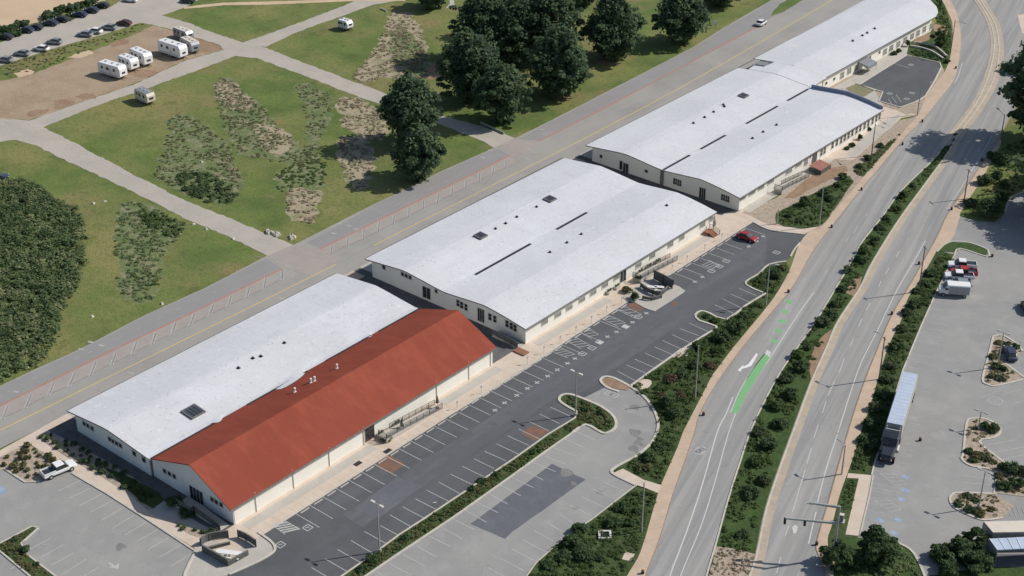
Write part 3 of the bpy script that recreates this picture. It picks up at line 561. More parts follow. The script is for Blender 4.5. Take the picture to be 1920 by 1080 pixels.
B2 = [(618, 477), (649, 462), (679, 449), (707, 435), (735, 420), (764, 406), (791, 392), (818, 380), (845, 366), (871, 352), (896, 340), (921, 327), (946, 315)]
for a, b in zip(T2, B2): L(fm, a, b, .22, .058); L(dm, (a[0] + 2.5, a[1] + 1), (b[0] + 2.5, b[1] + 1), .1, .058); L(fm, (a[0] + 4, a[1] + 1), (b[0] + 4, b[1] + 1), .16, .058)
for i in range(len(BOTS) - 1): L(dm, BOTS[i], BOTS[i + 1], .1, .0575)
for i in range(len(B2) - 1): L(dm, B2[i], B2[i + 1], .08, .0575)
PLN(fm, [(478, 481), (512, 488), (540, 500), (549, 512), (546, 522)], .14, .06)
PLN(fm, [(548, 461), (575, 474), (598, 482), (616, 478)], .12, .06)
PLN(fm, [(927, 279), (955, 286), (985, 296)], .12, .06); PLN(fm, [(962, 262), (1000, 272)], .15, .06)
for pl in ([(0, 761), (100, 712), (215, 655), (320, 606), (480, 528), (530, 504)], [(600, 467), (670, 433), (767, 385), (880, 330), (957, 291)], [(1010, 265), (1135, 202), (1285, 122), (1417, 52)]): PLN(rm, pl, .34, .0575, 2)
PLN(rm, [(-100, 808), (0, 761)], .22, .0575, 1)
for pl in ([(-80, 845), (5, 805), (150, 734), (320, 650), (480, 571), (562, 530), (630, 496)], [(700, 461), (830, 395), (960, 329), (1100, 258), (1270, 168), (1440, 71), (1547, 8), (1620, -35)]): PLN(ym, pl, .26, .058, 2)
for pl in ([(0, 743), (60, 712), (140, 674), (220, 637), (330, 582), (420, 540)], [(650, 430), (740, 386), (830, 343), (900, 308)]):
    P = smooth(WL(pl), 6)
    for i in range(0, len(P) - 1, 2): fm.line(P[i], P[i] * .35 + P[i + 1] * .65, .1, .057)
r = random.Random(4)
for c in ((152, 655), (170, 642), (190, 648), (636, 420), (626, 438), (654, 424), (667, 430), (1016, 243), (1022, 253), (992, 281), (905, 296), (920, 282), (245, 700), (528, 560), (988, 298), (1002, 286), (1348, 119), (30, 735)):
    p = W(*c); fm.line(p[:2] + (-.5, -.2), p[:2] + (.5, .2), .5, .0595)
# dark lot stalls
for k_ in range(0, 34):
    y = 10.6 + 2.735 * (k_ - 2)
    if y > 91.5: break
    if k_ in (0,): continue
    wd = .11
    if 66 < y < 91 and k_ % 2: continue
    wm.line((4.95, y), (10.0, y), wd, .08)
Y = 105.0
while Y < 132: wm.line((4.95, Y), (9.8, Y), .11, .08); Y += 2.735
def plus(px, z=.0835, s_=.5, mb=None):
    p = W(*px)[:2]; mb = mb or wm; mb.line(p - (s_, 0), p + (s_, 0), .22, z); mb.line(p - (0, s_), p + (0, s_), .22, z + .003)
for q in [(969, 742), (989, 729), (1007, 718), (1027, 706), (1045, 694), (1064, 682), (1078, 673), (1139, 632), (1156, 623), (1186, 605), (1212, 588), (1303, 529), (1317, 520), (1404, 463), (1419, 453), (1431, 444), (928, 770), (946, 756)]: plus(q)
def block(px, w_=1.1, h_=1.1, mb=None, z=.083):
    p = W(*px)[:2]; mb = mb or wm
    for s_ in (-1, 1): mb.line(p + (-w_ / 2, s_ * h_ / 2), p + (w_ / 2, s_ * h_ / 2), .16, z); mb.line(p + (s_ * w_ / 2, -h_ / 2), p + (s_ * w_ / 2, h_ / 2), .16, z + .003)
    mb.line(p + (-.2, -.25), p + (.1, .25), .18, z + .005)
for q in [(577, 990), (526, 1022), (1092, 664), (1110, 653), (1124, 642), (1173, 613), (1197, 595), (1349, 500), (1362, 490), (1334, 509), (1456, 474), (1141, 738), (1152, 742)]: block(q)
for q in [(1125, 643), (1173, 613)]: bm_.line(W(*q)[:2] + (-.5, 0), W(*q)[:2] + (.5, 0), .8, .081)
def hatch(a, b, c, d, n=4, mb=None, wdh=.13):       # a-b one side, d-c other side
    mb = mb or wm; a, b, c, d = (W(*q)[:2] for q in (a, b, c, d)); mb.line(a, b, .1, .083); mb.line(d, c, .1, .083)
    for i in range(n):
        t = i / n; mb.line(a + (b - a) * t, d + (c - d) * min(1, t + .25), wdh, .086)
hatch((510, 985), (535, 1003), (562, 992), (532, 976), 5, None, .3)
for (a, b, c, d) in [((1150, 578), (1192, 598), (1203, 590), (1165, 572)), ((1122, 595), (1160, 614), (1173, 606), (1137, 590)), ((1080, 620), (1110, 636), (1122, 628), (1097, 612)), ((1062, 640), (1090, 655), (1106, 648), (1078, 632)), ((1035, 660), (1065, 672), (1078, 665), (1050, 652)), ((1316, 498), (1340, 506), (1350, 498), (1328, 488))]: hatch(a, b, c, d)
ROWE = [((584, 1065), (625, 1089)), ((609, 1048), (650, 1072)), ((633, 1031), (675, 1055)), ((658, 1014), (697, 1037)), ((683, 997), (726, 1021)), ((713, 986), (748, 1005)), ((731, 966), (770, 988)), ((755, 951), (795, 972)), ((779, 936), (818, 956)), ((800, 920), (842, 941)), ((823, 905), (862, 926)), ((845, 890), (885, 909)), ((867, 875), (906, 894)), ((889, 861), (926, 879)),
        ((909, 847), (949, 865)), ((931, 833), (972, 852)), ((952, 818), (992, 836)), ((972, 805), (1012, 824)), ((992, 791), (1030, 809)), ((1012, 777), (1049, 795)), ((1032, 764), (1069, 781)),
        ((1157, 696), (1192, 715)), ((1175, 685), (1212, 701)), ((1190, 674), (1227, 690)), ((1210, 663), (1245, 679)), ((1227, 651), (1262, 666)), ((1242, 639), (1277, 655)), ((1260, 628), (1295, 644)), ((1275, 617), (1310, 630)), ((1291, 606), (1327, 622)), ((1340, 572), (1375, 588)), ((1355, 561), (1390, 578)), ((1370, 552), (1405, 567)), ((1385, 541), (1418, 555))]
for a, b in ROWE: L(wm, a, b, .11, .08)
ROWG = [((1080, 810), (1117, 826)), ((1056, 823), (1100, 842)), ((1037, 840), (1080, 856)), ((1020, 855), (1060, 871)), ((997, 867), (1042, 885)), ((980, 881), (1019, 901)), ((960, 896), (1000, 915)), ((915, 925), (952, 946)), ((892, 941), (934, 962)), ((872, 957), (912, 980)), ((850, 974), (890, 994)), ((827, 989), (866, 1011)), ((805, 1006), (845, 1026)), ((780, 1024), (820, 1046)), ((755, 1040), (796, 1062)), ((730, 1057), (770, 1079)), ((706, 1074), (746, 1096)), ((938, 910), (976, 930)),
        ((1130, 904), (1172, 922)), ((1109, 917), (1152, 936)), ((1090, 932), (1133, 952)), ((1069, 948), (1110, 968)), ((1050, 965), (1080, 985)), ((1026, 981), (1053, 997)), ((1002, 996), (1037, 1015)), ((980, 1013), (1027, 1037)), ((960, 1030), (1007, 1055)), ((937, 1047), (983, 1071)), ((915, 1065), (960, 1090)),
        ((172, 915), (129, 935)), ((192, 926), (149, 949)), ((211, 939), (170, 961)), ((232, 952), (191, 976)), ((252, 966), (210, 992)), ((274, 980), (234, 1004)), ((295, 994), (255, 1017)), ((316, 1009), (277, 1032)), ((339, 1022), (299, 1046)), ((357, 1040), (321, 1062)), ((152, 901), (110, 921)),
        ((96, 1009), (54, 1032)), ((119, 1022), (76, 1046)), ((139, 1037), (97, 1060)), ((162, 1049), (115, 1079)), ((185, 1064), (150, 1086)), ((72, 993), (36, 1014)), ((20, 1068), (40, 1055))]
for a, b in ROWG: L(wm, a, b, .12, .0765)
# arrow in the south lot
L(wm, (204, 1056), (219, 1066), .28, .0765); sm_2 = WL([(224, 1056), (222, 1068), (202, 1064), (214, 1062), (218, 1061)]); wm.poly(sm_2, .079)
bl.poly(WL([(0, 912), (10, 916), (12, 924), (0, 930), (-8, 922)]), .0765)
sheet('rust_stain', [(704, 871), (727, 855), (761, 872), (738, 888), (720, 882)], .0775, m_rust, .3)
sheet('rust_stain', [(975, 812), (1000, 796), (1030, 810), (1004, 826)], .0775, m_rust, .3)
sheet('rust_stain', [(1175, 574), (1190, 567), (1207, 580), (1195, 586)], .0895, m_rust, .1)
sheet('rust_stain', [(1256, 574), (1262, 566), (1270, 566), (1268, 573)], .0775, m_rust, .1)
block((816, 943 - 0), .1, .1)
sheet('asphalt_patch', [(664, 955), (745, 896), (792, 912), (710, 972)], .0775, m_dark2, .05)
m_stain = M('oil_stain', (.20, .197, .19), [((.26, .256, .246), 1.2, .45, .65, .8)], .85)
rs = random.Random(12)
for k_ in range(26):
    q = rs.choice(((330 * rs.random() + 10, 930 + 120 * rs.random()), (1690 + 180 * rs.random(), 560 + 420 * rs.random()), (980 + 150 * rs.random(), 880 + 120 * rs.random()), (1180 + 40 * rs.random(), 760 + 90 * rs.random())))
    if not (q[0] < 330 and q[1] < 925 + .35 * q[0]) and not (1840 < q[0] and 620 < q[1]) and (q[0] < 1200 or 1690 + (985 - q[1]) * .0 < q[0]):
        c = W(*q)[:2]; a = rs.uniform(.3, 1.0); P = [c + a * rs.uniform(.6, 1.2) * np.array((math.cos(t * .7) * rs.choice((1, 1.6)), math.sin(t * .7))) for t in range(9)]
        struct('oil_stain', smooth(P, 3, True), .0805 if q[0] > 1600 else .0745 + .00007 * k_, m_stain) if q[0] < 1230 else None
# road lines
def dashes(px, on, off, wd, z, mb, sm=8, start=0):
    P = smooth(WL(px), sm); s_ = start; acc = 0; cur = P[0]; onst = True; rem = on
    for q in P[1:]:
        while True:
            d = q - cur; Ld = np.linalg.norm(d)
            if Ld < 1e-6: break
            st = min(Ld, rem); nx = cur + d / Ld * st
            if onst: mb.line(cur, nx, wd, z)
            rem -= st; cur = nx
            if rem <= 1e-6: onst = not onst; rem = on if onst else off
            if st == Ld: break
PLN(bm_, [(1248, 1110), (1256, 1080), (1290, 990), (1318, 905), (1345, 810), (1362, 775), (1374, 745)], .2, .056)
PLN(bm_, [(1268, 1110), (1276, 1080), (1315, 985), (1340, 905), (1365, 815), (1380, 774)], .16, .056)
PLN(bm_, [(1380, 774), (1400, 735), (1425, 698), (1448, 665), (1480, 615), (1503, 580), (1526, 549)], .16, .056)
PLN(bm_, [(1370, 774), (1385, 737), (1410, 695), (1440, 656)], .14, .0565)
gm.poly(WL([(1371, 774), (1384, 775), (1398, 742), (1425, 700), (1445, 668), (1440, 657), (1425, 672), (1402, 707), (1384, 742)]), .0565)
bm_.poly(WL([(1438, 656), (1446, 661), (1443, 670), (1434, 664)]), .0595)
for q in [(1452, 640), (1459, 621), (1466, 603), (1472, 585), (1479, 566)]:
    p = W(*q)[:2]; gm.line(p - (.75, -.1), p + (.75, -.1), 1.1, .0565)
    for s_ in (-1, 1): c = W(q[0] + s_ * 8.5, q[1]); fm.line(W(q[0] + s_ * 8.5 - 1.5, q[1] + 5), W(q[0] + s_ * 8.5 + 1.5, q[1] - 5), .14, .0595)
for q in [(1474, 576), (1484, 556), (1492, 548), (1500, 534), (1490, 560)]: L(fm, (q[0] - 1, q[1] + 4), (q[0] + 2, q[1] - 4), .2, .0595)
# curved arrow
arr = [(1383, 695), (1393, 685), (1394, 688), (1403, 683), (1409, 675), (1418, 663), (1421, 664), (1414, 678), (1408, 687), (1399, 690), (1391, 692), (1389, 697)]
am = MB(); am.poly(WL(arr), .056); tag(am.build('road_arrow', m_arrow), kind='structure')
# bike symbol
fm.poly(WL([(1306, 838), (1323, 838), (1321, 853), (1303, 853)]), .0565)
for q in [(1309, 847), (1316, 843)]: block(q, .7, .7, dm, .058)
L(fm, (1302, 850), (1307, 838), .2, .058); L(fm, (1307, 838), (1311, 850), .2, .061)
dashes([(1505, 518), (1530, 476), (1575, 415), (1600, 385), (1645, 325), (1668, 295)], 0, 1, .1, .056, fm) if False else None
for a, b in [((1503, 533), (1511, 516)), ((1546, 514), (1552, 505)), ((1564, 488), (1570, 478)), ((1586, 455), (1592, 444)), ((1600, 437), (1609, 423)), ((1623, 406), (1628, 398)), ((1645, 380), (1650, 372)), ((1663, 356), (1668, 348)), ((1685, 327), (1690, 320)), ((1705, 300), (1711, 292))]: L(fm, a, b, .14, .056)
PLN(fm, [(1560, 434), (1600, 382), (1650, 322), (1704, 276)], .12, .056); PLN(bm_, [(1790, 156), (1797, 142), (1804, 118)], .16, .056)
PLN(bm_, [(1412, 1110), (1420, 1080), (1424, 1072)], .12, .056)
for a, b in [((1456, 1075), (1464, 1045)), ((1472, 1005), (1480, 985)), ((1486, 960), (1510, 880)), ((1513, 870), (1521, 840)), ((1526, 822), (1534, 797)), ((1542, 775), (1549, 752)), ((1553, 742), (1565, 715)), ((1573, 700), (1583, 672)), ((1594, 650), (1600, 635)), ((1610, 612), (1616, 598)), ((1624, 583), (1632, 568)),
             ((1647, 538), (1652, 527)), ((1660, 515), (1667, 503)), ((1680, 482), (1687, 470)), ((1696, 457), (1703, 445)), ((1713, 430), (1719, 419)), ((1748, 377), (1754, 367)), ((1764, 353), (1769, 345)), ((1778, 330), (1785, 320)), ((1793, 307), (1798, 299)), ((1838, 240), (1842, 232)), ((1851, 220), (1855, 212)), ((1862, 202), (1866, 194))]: L(fm if b[1] < 460 else bm_, a, b, .11, .056)
PLN(bm_, [(1570, 815), (1552, 870), (1537, 925), (1533, 942)], .16, .056); PLN(bm_, [(1571, 812), (1592, 745), (1614, 682), (1645, 620), (1684, 540), (1713, 492), (1735, 452)], .16, .056); PLN(bm_, [(1776, 392), (1810, 340), (1838, 293), (1860, 255)], .14, .056)
PLN(bm_, [(1530, 960), (1524, 985), (1516, 1020)], .18, .056)
bm_.poly(WL([(1485, 990), (1490, 984), (1496, 988), (1493, 1000), (1488, 1001)]), .056)
PLN(bm_, [(1779, 390), (1795, 398), (1783, 402)], .14, .056)
# right lot faint stalls
for i in range(26):
    t = i / 25; a = np.array((1752 - 110 * t, 565 + 310 * t)); a = a if t < .45 else np.array((1730 - 84 * (t - .0), 600 + 262 * t))
for i in range(34):
    yy = 566 + i * 12.2; xx = np.interp(yy, [556, 612, 665, 697, 868, 985], [1752, 1727, 1705, 1692, 1640, 1613])
    if 690 < yy < 868: L(fm, (xx + 42, yy + 9), (xx + 62, yy + 12), .07, .086)
    else: L(fm, (xx + 2, yy), (xx + 48, yy + 8), .07, .086)
for a, b in [((1836, 747), (1863, 738)), ((1879, 597), (1907, 590)), ((1850, 835), (1902, 826)), ((1860, 850), (1925, 838)), ((1880, 862), (1925, 852)), ((1880, 740), (1915, 730)), ((1900, 758), (1925, 750)), ((1800, 892), (1862, 898)), ((1800, 905), (1862, 910))]: L(fm, a, b, .14, .086)
for c_ in ((1866, 752),):
    p = W(*c_)[:2]; P = [p + 1.2 * np.array((math.cos(t * .785), math.sin(t * .785))) for t in range(9)]; fm.pline(P, .2, .086)
hatch((1650, 888), (1690, 920), (1700, 908), (1672, 886), 4, fm); hatch((1640, 940), (1680, 968), (1690, 955), (1660, 935), 4, fm)
for q in [(1697, 895), (1697, 920), (1690, 937), (1684, 975), (1676, 1000), (1650, 976)]: p = W(*q)[:2]; bl.line(p - (.55, 0), p + (.55, 0), .9, .0865)
for a, b in [((1630, 975), (1680, 982)), ((1634, 915), (1690, 925)), ((1625, 1000), (1660, 1003))]: L(fm, a, b, .11, .086)
for i in range(7): L(fm, (1870 + i * 9, 950), (1877 + i * 9, 968), .12, .12)
# small north lot
for a, b in [((1665, 186), (1672, 195)), ((1672, 182), (1681, 194)), ((1680, 178), (1690, 192)), ((1672, 118), (1705, 128))]: L(wm, a, b, .12, .09)
for q in [(1708, 122), (1668, 176), (1700, 186), (1710, 175)]: block(q, 1, 1, wm, .09)
# walk joints
jm = MB()
for y in np.arange(-3, 134, 1.6): jm.line((2.6, y), (4.8, y), .03, .0795)
for i in range(4, len(PW_) - 2, 2):
    k_ = int(i / len(PW_) * len(SW_)); 
for i in range(6, len(SW_) - 4, 1):
    p = SW_[i]; q = min(PW_, key=lambda c: np.linalg.norm(c - p)); jm.line(p, q, .05, .0885)
tag(jm.build('walk_joint', M('joint', (.42, .30, .22), (), .9)), kind='structure')
for mb, mt, nm in ((wm, m_white, 'lot_marking'), (fm, m_whitef, 'faded_marking'), (bm_, m_bright, 'road_marking'), (ym, m_yellow, 'yellow_line'), (rm, m_redp, 'red_line'), (gm, m_green, 'bike_lane'), (bl, m_blue, 'blue_marking'), (dm, M('dark_line', (.17, .165, .16), (), .9), 'dark_line')):
    tag(mb.build(nm, mt), kind='structure')
# ------------------------------------------------------------------ SHEDS
def interp(xs, zs): return lambda x: float(np.interp(x, xs, zs))
LOWX = [-38.8, -34, -31, -28.6, -26, -22, -18.7, -15.5, -11.8, -9.0, -6, -3, .5]
LOWZ = [3.72, 4.25, 4.58, 4.82, 4.62, 4.22, 3.92, 4.2, 4.55, 4.78, 4.5, 4.1, 3.5]
low = interp(LOWX, LOWZ)
def roof(name, sections, zf, mat, parent, th=.16, nx=24, dz=0, wave=0, fr=None):
    """sections: (Y, x0, x1)"""
    m = MB(); n = len(sections); r = random.Random(3)
    xs_all = []
    for (y, x0, x1) in sections:
        ks = sorted(set([x0, x1] + [x for x in LOWX + [-8.2, -18] if x0 < x < x1])); xs_all.append(ks)
    # resample each section to the same number of columns
    for (y, x0, x1) in sections:
        for i in range(nx + 1):
            x = x0 + (x1 - x0) * (fr[i] if fr else i / nx); m.v.append((x, y, zf(x) + dz + wave * r.uniform(-1, 1)))
    base = len(m.v)
    for v in m.v[:base]: m.v.append((v[0], v[1], v[2] - th))
    c = nx + 1
    for j in range(n - 1):
        for i in range(nx):
            a = j * c + i; q = (a, a + 1, a + c + 1, a + c)
            m.f.append(q); m.f.append(tuple(reversed([b_ + base for b_ in q])))
        for i in (0, nx):
            a = j * c + i; q = (a, a + c, a + c + base, a + base); m.f.append(q if i == 0 else q[::-1])
    for i in range(nx):
        a = i; m.f.append((a + 1, a, a + base, a + 1 + base)); a = (n - 1) * c + i; m.f.append((a, a + 1, a + 1 + base, a + base))
    return m.build(name, mat, parent)
def gable_walls(parent, mat, x0, x1, y0, y1, zf, th=.13, nm='wall'):
    xs = [x0] + [x for x in np.linspace(x0, x1, 24)[1:-1]] + [x1]; m = MB()
    for y, flip in ((y0, False), (y1, True)):
        vs = [(x, y, 0) for x in xs] + [(x, y, zf(x) - th) for x in xs]; k_ = len(xs)
        fs = [(i, i + 1, k_ + i + 1, k_ + i) for i in range(k_ - 1)]
        m.add(vs, [f[::-1] if flip else f for f in fs])
    for x, flip in ((x0, True), (x1, False)):
        z = zf(x) - th; m.add([(x, y0, 0), (x, y1, 0), (x, y1, z), (x, y0, z)], [(3, 2, 1, 0) if flip else (0, 1, 2, 3)])
    return m.build(nm, mat, parent)
WIN = {}
def window(parent, px, wd, ht, face, at, kind='window', glass=None, frame=None, panes=2, world=None):
    """a framed window standing 6 cm proud of the wall; face 'S' (plane Y=at) or 'E' (plane X=at)"""
    p = world if world is not None else (onY(*px, at) if face == 'S' else onX(*px, at))
    key = (kind, round(wd, 2), round(ht, 2), glass, frame, panes)
    if key not in WIN:
        fr = MB(); t = .09
        fr.box((0, -.035, ht / 2 + t / 2), (wd + 2 * t, .07, t)); fr.box((0, -.045, -ht / 2 - t / 2), (wd + 2 * t, .09, t))
        for s_ in (-1, 1): fr.box((s_ * (wd / 2 + t / 2), -.035, 0), (t, .07, ht))
        for k_ in range(1, panes): fr.box((-wd / 2 + wd * k_ / panes, -.03, 0), (.06, .06, ht))
        if kind == 'window' and ht > 1: fr.box((0, -.026, 0), (wd, .05, .05))
        f = fr.build(kind, frame or m_trimw, parent)
        g_ = MB().box((0, -.012, 0), (wd, .02, ht)).build('pane', glass or m_glass, f); WIN[key] = (f, g_)
        if kind == 'door': MB().box((wd * .2, -.08, -.15), (.04, .06, .3)).build('handle', m_metal, f)
    else:
        f0, g0 = WIN[key]; f = f0.copy(); COL.objects.link(f); f.parent = parent
        g_ = g0.copy(); COL.objects.link(g_); g_.parent = f
    f.location = (float(p[0]), float(p[1]), float(p[2])) if True else p
    if face == 'S': f.location = (float(p[0]), at, float(p[2])); f.rotation_euler = (0, 0, 0)
    else: f.location = (at, float(p[1]), float(p[2])); f.rotation_euler = (0, 0, math.pi / 2)
    return f
def skylight(parent, px, wx, wy, zf, tilt=True):
    p = W(*px, 4.7); x, y = p[0], p[1]; z = zf(x); sl_ = (zf(x + .8) - zf(x - .8)) / 1.6
    fr = MB()
    for s_ in (-1, 1): fr.box((0, s_ * wy / 2, .12), (wx + .2, .18, .3)); fr.box((s_ * wx / 2, 0, .12), (.18, wy, .3))
    f = fr.build('skylight', m_trim, parent); f.location = (x, y, z + .05); f.rotation_euler = (0, -math.atan(sl_), 0)
    g_ = MB()
    for k_ in range(4): g_.box((0, -wy / 2 + wy * (k_ + .5) / 4, .2), (wx, wy / 4 - .12, .12))
    g_.build('pane', m_sky, f); return f
def vent(parent, px, zf, h=.4, r_=.16, white=False):
    p = W(*px, 4.7); z = zf(p[0]); m = MB(); m.tube((0, 0, -.05), (0, 0, h), r_, r_, 8); m.tube((0, 0, h), (0, 0, h + .14), r_ * 1.7, r_ * 1.2, 8); m.box((0, 0, .03), (r_ * 4, r_ * 4, .06))
    o = m.build('roof_vent', m_cwhite if white else m_blackm, parent); o.location = (p[0], p[1], z); return o
def gutter(parent, x, y0, y1, z, nm='gutter', mat=None):
    m = MB(); m.box((x, (y0 + y1) / 2, z), (.16, y1 - y0, .16)); return m.build(nm, mat or m_trim, parent)
def downpipes(parent, x, ys, z):
    for y in ys:
        o = MB().tube((0, 0, 0), (0, 0, z), .06, .06, 6).build('downpipe', m_trimw, parent); o.location = (x, y, 0)
def slots(parent, segs, x=-18.5, wd=.55):
    for a, b in segs: MB().box((x, (a + b) / 2, 3.98), (wd, b - a, .14)).build('roof_slot', m_blackm, parent)
def fascia(parent, xs, zf, y, mat=None, zo=-.1, d=.2, th=.06):
    m = MB()
    for a, b in zip(xs[:-1], xs[1:]):
        za, zb = zf(a) + zo, zf(b) + zo
        m.add([(a, y - th, za - d / 2), (b, y - th, zb - d / 2), (b, y - th, zb + d / 2), (a, y - th, za + d / 2), (a, y, za - d / 2), (b, y, zb - d / 2), (b, y, zb + d / 2), (a, y, za + d / 2)], [(0, 1, 2, 3), (7, 6, 5, 4), (3, 2, 6, 7), (0, 4, 5, 1)])
    return m.build('fascia', mat or m_trim, parent)
def seams(parent, x0, x1, y0, y1, zf, step, mat, dz=.03, w_=.05, nx=12):
    m = MB(); y = y0
    xs = np.linspace(x0, x1, nx + 1)
    while y < y1:
        for a, b in zip(xs[:-1], xs[1:]):
            m.add([(a, y, zf(a) + dz), (a, y + w_, zf(a) + dz), (b, y + w_, zf(b) + dz), (b, y, zf(b) + dz), ], [(0, 3, 2, 1)])
        y += step
    return m.build('roof_seam', mat, parent)
m_seam = M('seam', (.54, .555, .59), [((.60, .61, .64), .8, .45, .65, .7)], .8, spec=.2)
# --- first shed: white west gable + red east gable
b1 = empty('long_shed', (0, 0, 0), 0, 'long low shed with a red roof half beside a white roof half', 'shed')
redz = interp([-18.0, -8.2, .45], [4.05, 7.45, 3.3])
gable_walls(b1, m_wallw, -37.6, -19.0, 0.0, 58.4, low)
gable_walls(b1, m_wallw, -18.6, 0.0, .25, 58.2, redz)
MB().box((0.03, 29.2, 1.62), (.06, 57.6, 3.2)).build('east_wall', m_wall, b1)
MB().box((-18.8, .5, 1.9), (.5, .6, 3.8)).build('corner_post', m_trim, b1)
roof('white_roof', [(-.6, -38.8, -17.6), (12, -38.8, -17.3), (30, -38.8, -17.9), (59.0, -38.8, -18.0)], low, m_roof, b1, dz=.03)
roof('red_roof', [(-.5, -17.9, .45), (58.8, -17.9, .45)], redz, m_red, b1, nx=2, fr=(0, 9.7 / 18.35, 1))
m_ = MB(); m_.v = []
# white coating lapping over the red slope
for pl in ([(388, 799), (396, 794), (412, 791), (419, 781), (424, 774), (404, 784)], [(494, 742), (508, 731), (528, 729), (552, 716), (570, 702), (571, 692), (545, 705)], [(672, 642), (679, 635), (696, 631), (699, 623), (712, 615), (690, 625)]):
    pts = []
    for q in pl:
        zz = 4.3
        for _ in range(6): p = W(*q, zz); zz = (redz(p[0]) if p[0] > -17.9 else low(p[0])) + .05
        pts.append((p[0], p[1]))
    P = smooth(pts, 3, True); mm = MB().poly(P, 0); mm.v = [(v[0], v[1], max(redz(v[0]) if v[0] > -17.9 else low(v[0]) + .05, low(v[0]) + .03 if v[0] < -17.4 else 0) + .06) for v in mm.v]
    mm.build('roof_patch', m_roofn, b1)
for a, b in ((-.5, 11.8), (18.6, 31.8), (36.0, 46.8), (48.6, 58.8)): MB().box((-17.55, (a + b) / 2, 4.2), (.34, b - a, .2)).build('roof_slot', m_blackm, b1)
fascia(b1, list(np.linspace(-38.7, -18.8, 16)), low, -.58, zo=-.05)
gutter(b1, .52, -.5, 58.8, 3.26, mat=m_trim); gutter(b1, -38.86, -.6, 59, 3.7)
downpipes(b1, .14, (4.5, 12, 19.5, 27, 44, 52, 57.6), 3.5)
skylight(b1, (362, 769), 2.6, 2.6, low)
for q in ((447, 690), (474, 672), (489, 668), (533, 643)): vent(b1, q, low, .16, .15)
for q in ((553, 735), (583, 717), (590, 714), (632, 691)):
    p = W(*q, 6.0); o = vent(b1, q, redz, .7, .13, True); o.location = (p[0], p[1], redz(p[0]))
for q in ((158, 794), (165, 798), (173, 803)): window(b1, q, .75, .75, 'S', 0.0, panes=1)
for q in ((206, 823), (212, 827), (219, 831), (226, 835)): window(b1, q, .75, .75, 'S', 0.0, panes=1)
for q in ((252, 850), (270, 862)): window(b1, q, .85, .85, 'S', 0.0, panes=1)
for q in ((309, 883), (318, 888), (327, 893), (398, 936), (406, 941), (415, 946)): window(b1, q, .75, .75, 'S', .25, panes=1)
window(b1, (369, 929), 3.0, 2.5, 'S', .25, kind='door', panes=4)
for t_, (a, b) in enumerate(((.5, 2), )): pass
window(b1, (693, 812), 1.9, 2.3, 'E', .06, kind='door', panes=2, frame=m_brick)
window(b1, (857, 728), 4.2, .5, 'E', .06, glass=m_brick, panes=1)
# --- second shed
def white_shed(label, y0, y1, xr=1.0):
    b = empty('long_shed', (0, y0, 0), 0, label, 'shed', 'long white roofed sheds in a row')
    return b
b2 = empty('long_shed', (0, 0, 0), 0, 'cream shed with an all white roof and two dark skylights beside the red roofed one', 'shed')
gable_walls(b2, m_wall, -37.6, .05, 67.0, 125.6, low)
roof('white_roof', [(66.4, -38.8, .5), (96, -38.7, .5), (126.1, -38.4, .5)], low, m_roof, b2, wave=.0)
slots(b2, ((74.8, 90.8), (98.7, 108.3)))
fascia(b2, list(np.linspace(-38.7, .45, 30)), low, 66.42); gutter(b2, .57, 66.4, 126, 3.35); gutter(b2, -38.86, 66.4, 126, 3.7)
skylight(b2, (901, 443), 1.8, 1.9, low); skylight(b2, (1031, 374), 1.8, 1.9, low)
for q in ((929, 429), (948, 419), (969, 407), (1006, 388), (1063, 453), (1090, 437), (1031, 471), (1250, 385)): vent(b2, q, low, .16, .14)
for q in ((720, 501),): window(b2, q, .8, .8, 'S', 67.0, panes=1)
for q in ((755, 514), (762, 517), (769, 520)): window(b2, q, .75, .75, 'S', 67.0, panes=1)
window(b2, (800, 549), 1.9, 2.3, 'S', 67.0, kind='door', panes=2); window(b2, (818, 546), .6, .7, 'S', 67.0, panes=1)
for q in ((859, 568), (866, 572), (874, 576), (919, 594), (928, 598), (951, 607), (959, 611), (966, 615)): window(b2, q, .72, 1.3, 'S', 67.0, panes=1)
window(b2, (902, 591), 1.5, 2.6, 'S', 67.0, kind='door', panes=3)
for q in ((1021, 604), (1046, 590), (1067, 577), (1091, 562), (1112, 549), (1134, 535), (1156, 520), (1197, 497), (1223, 480), (1257, 459), (1278, 446), (1317, 422), (1334, 411)): window(b2, q, 1.7, .85, 'E', .05, panes=2, glass=m_glass2)
window(b2, (1168, 518), 1.8, 2.3, 'E', .05, kind='door', panes=2)
# --- third shed
b3 = empty('long_shed', (0, 0, 0), 0, 'cream shed with a white roof and a row of tall narrow windows facing the road', 'shed')
gable_walls(b3, m_wall, -37.8, .05, 135.2, 193.6, low)
roof('white_roof', [(134.4, -39.2, .5), (165, -39.1, .5), (194.6, -39.0, .5)], low, m_roof, b3)
slots(b3, ((134.5, 144.2), (148.3, 158.0), (166.4, 179.6), (183.9, 193.1)))
fascia(b3, list(np.linspace(-38.9, .45, 30)), low, 134.42); gutter(b3, .57, 134.4, 194.5, 3.35); gutter(b3, -39.1, 134.4, 202, 3.68)
MB().box((-19.2, 135.05, 1.9), (.7, .3, 3.8)).build('valley_gutter', m_trim, b3)
m = MB(); xs_ = np.linspace(-18.4, .3, 20)
for a, b in zip(xs_[:-1], xs_[1:]):
    za, zb = low(a), low(b)
    m.add([(a, 194.3, za - .1), (b, 194.3, zb - .1), (b, 194.3, zb + .85), (a, 194.3, za + .85), (a, 194.55, za - .1), (b, 194.55, zb - .1), (b, 194.55, zb + .85), (a, 194.55, za + .85)], [(0, 1, 2, 3), (7, 6, 5, 4), (3, 2, 6, 7), (0, 4, 5, 1)])
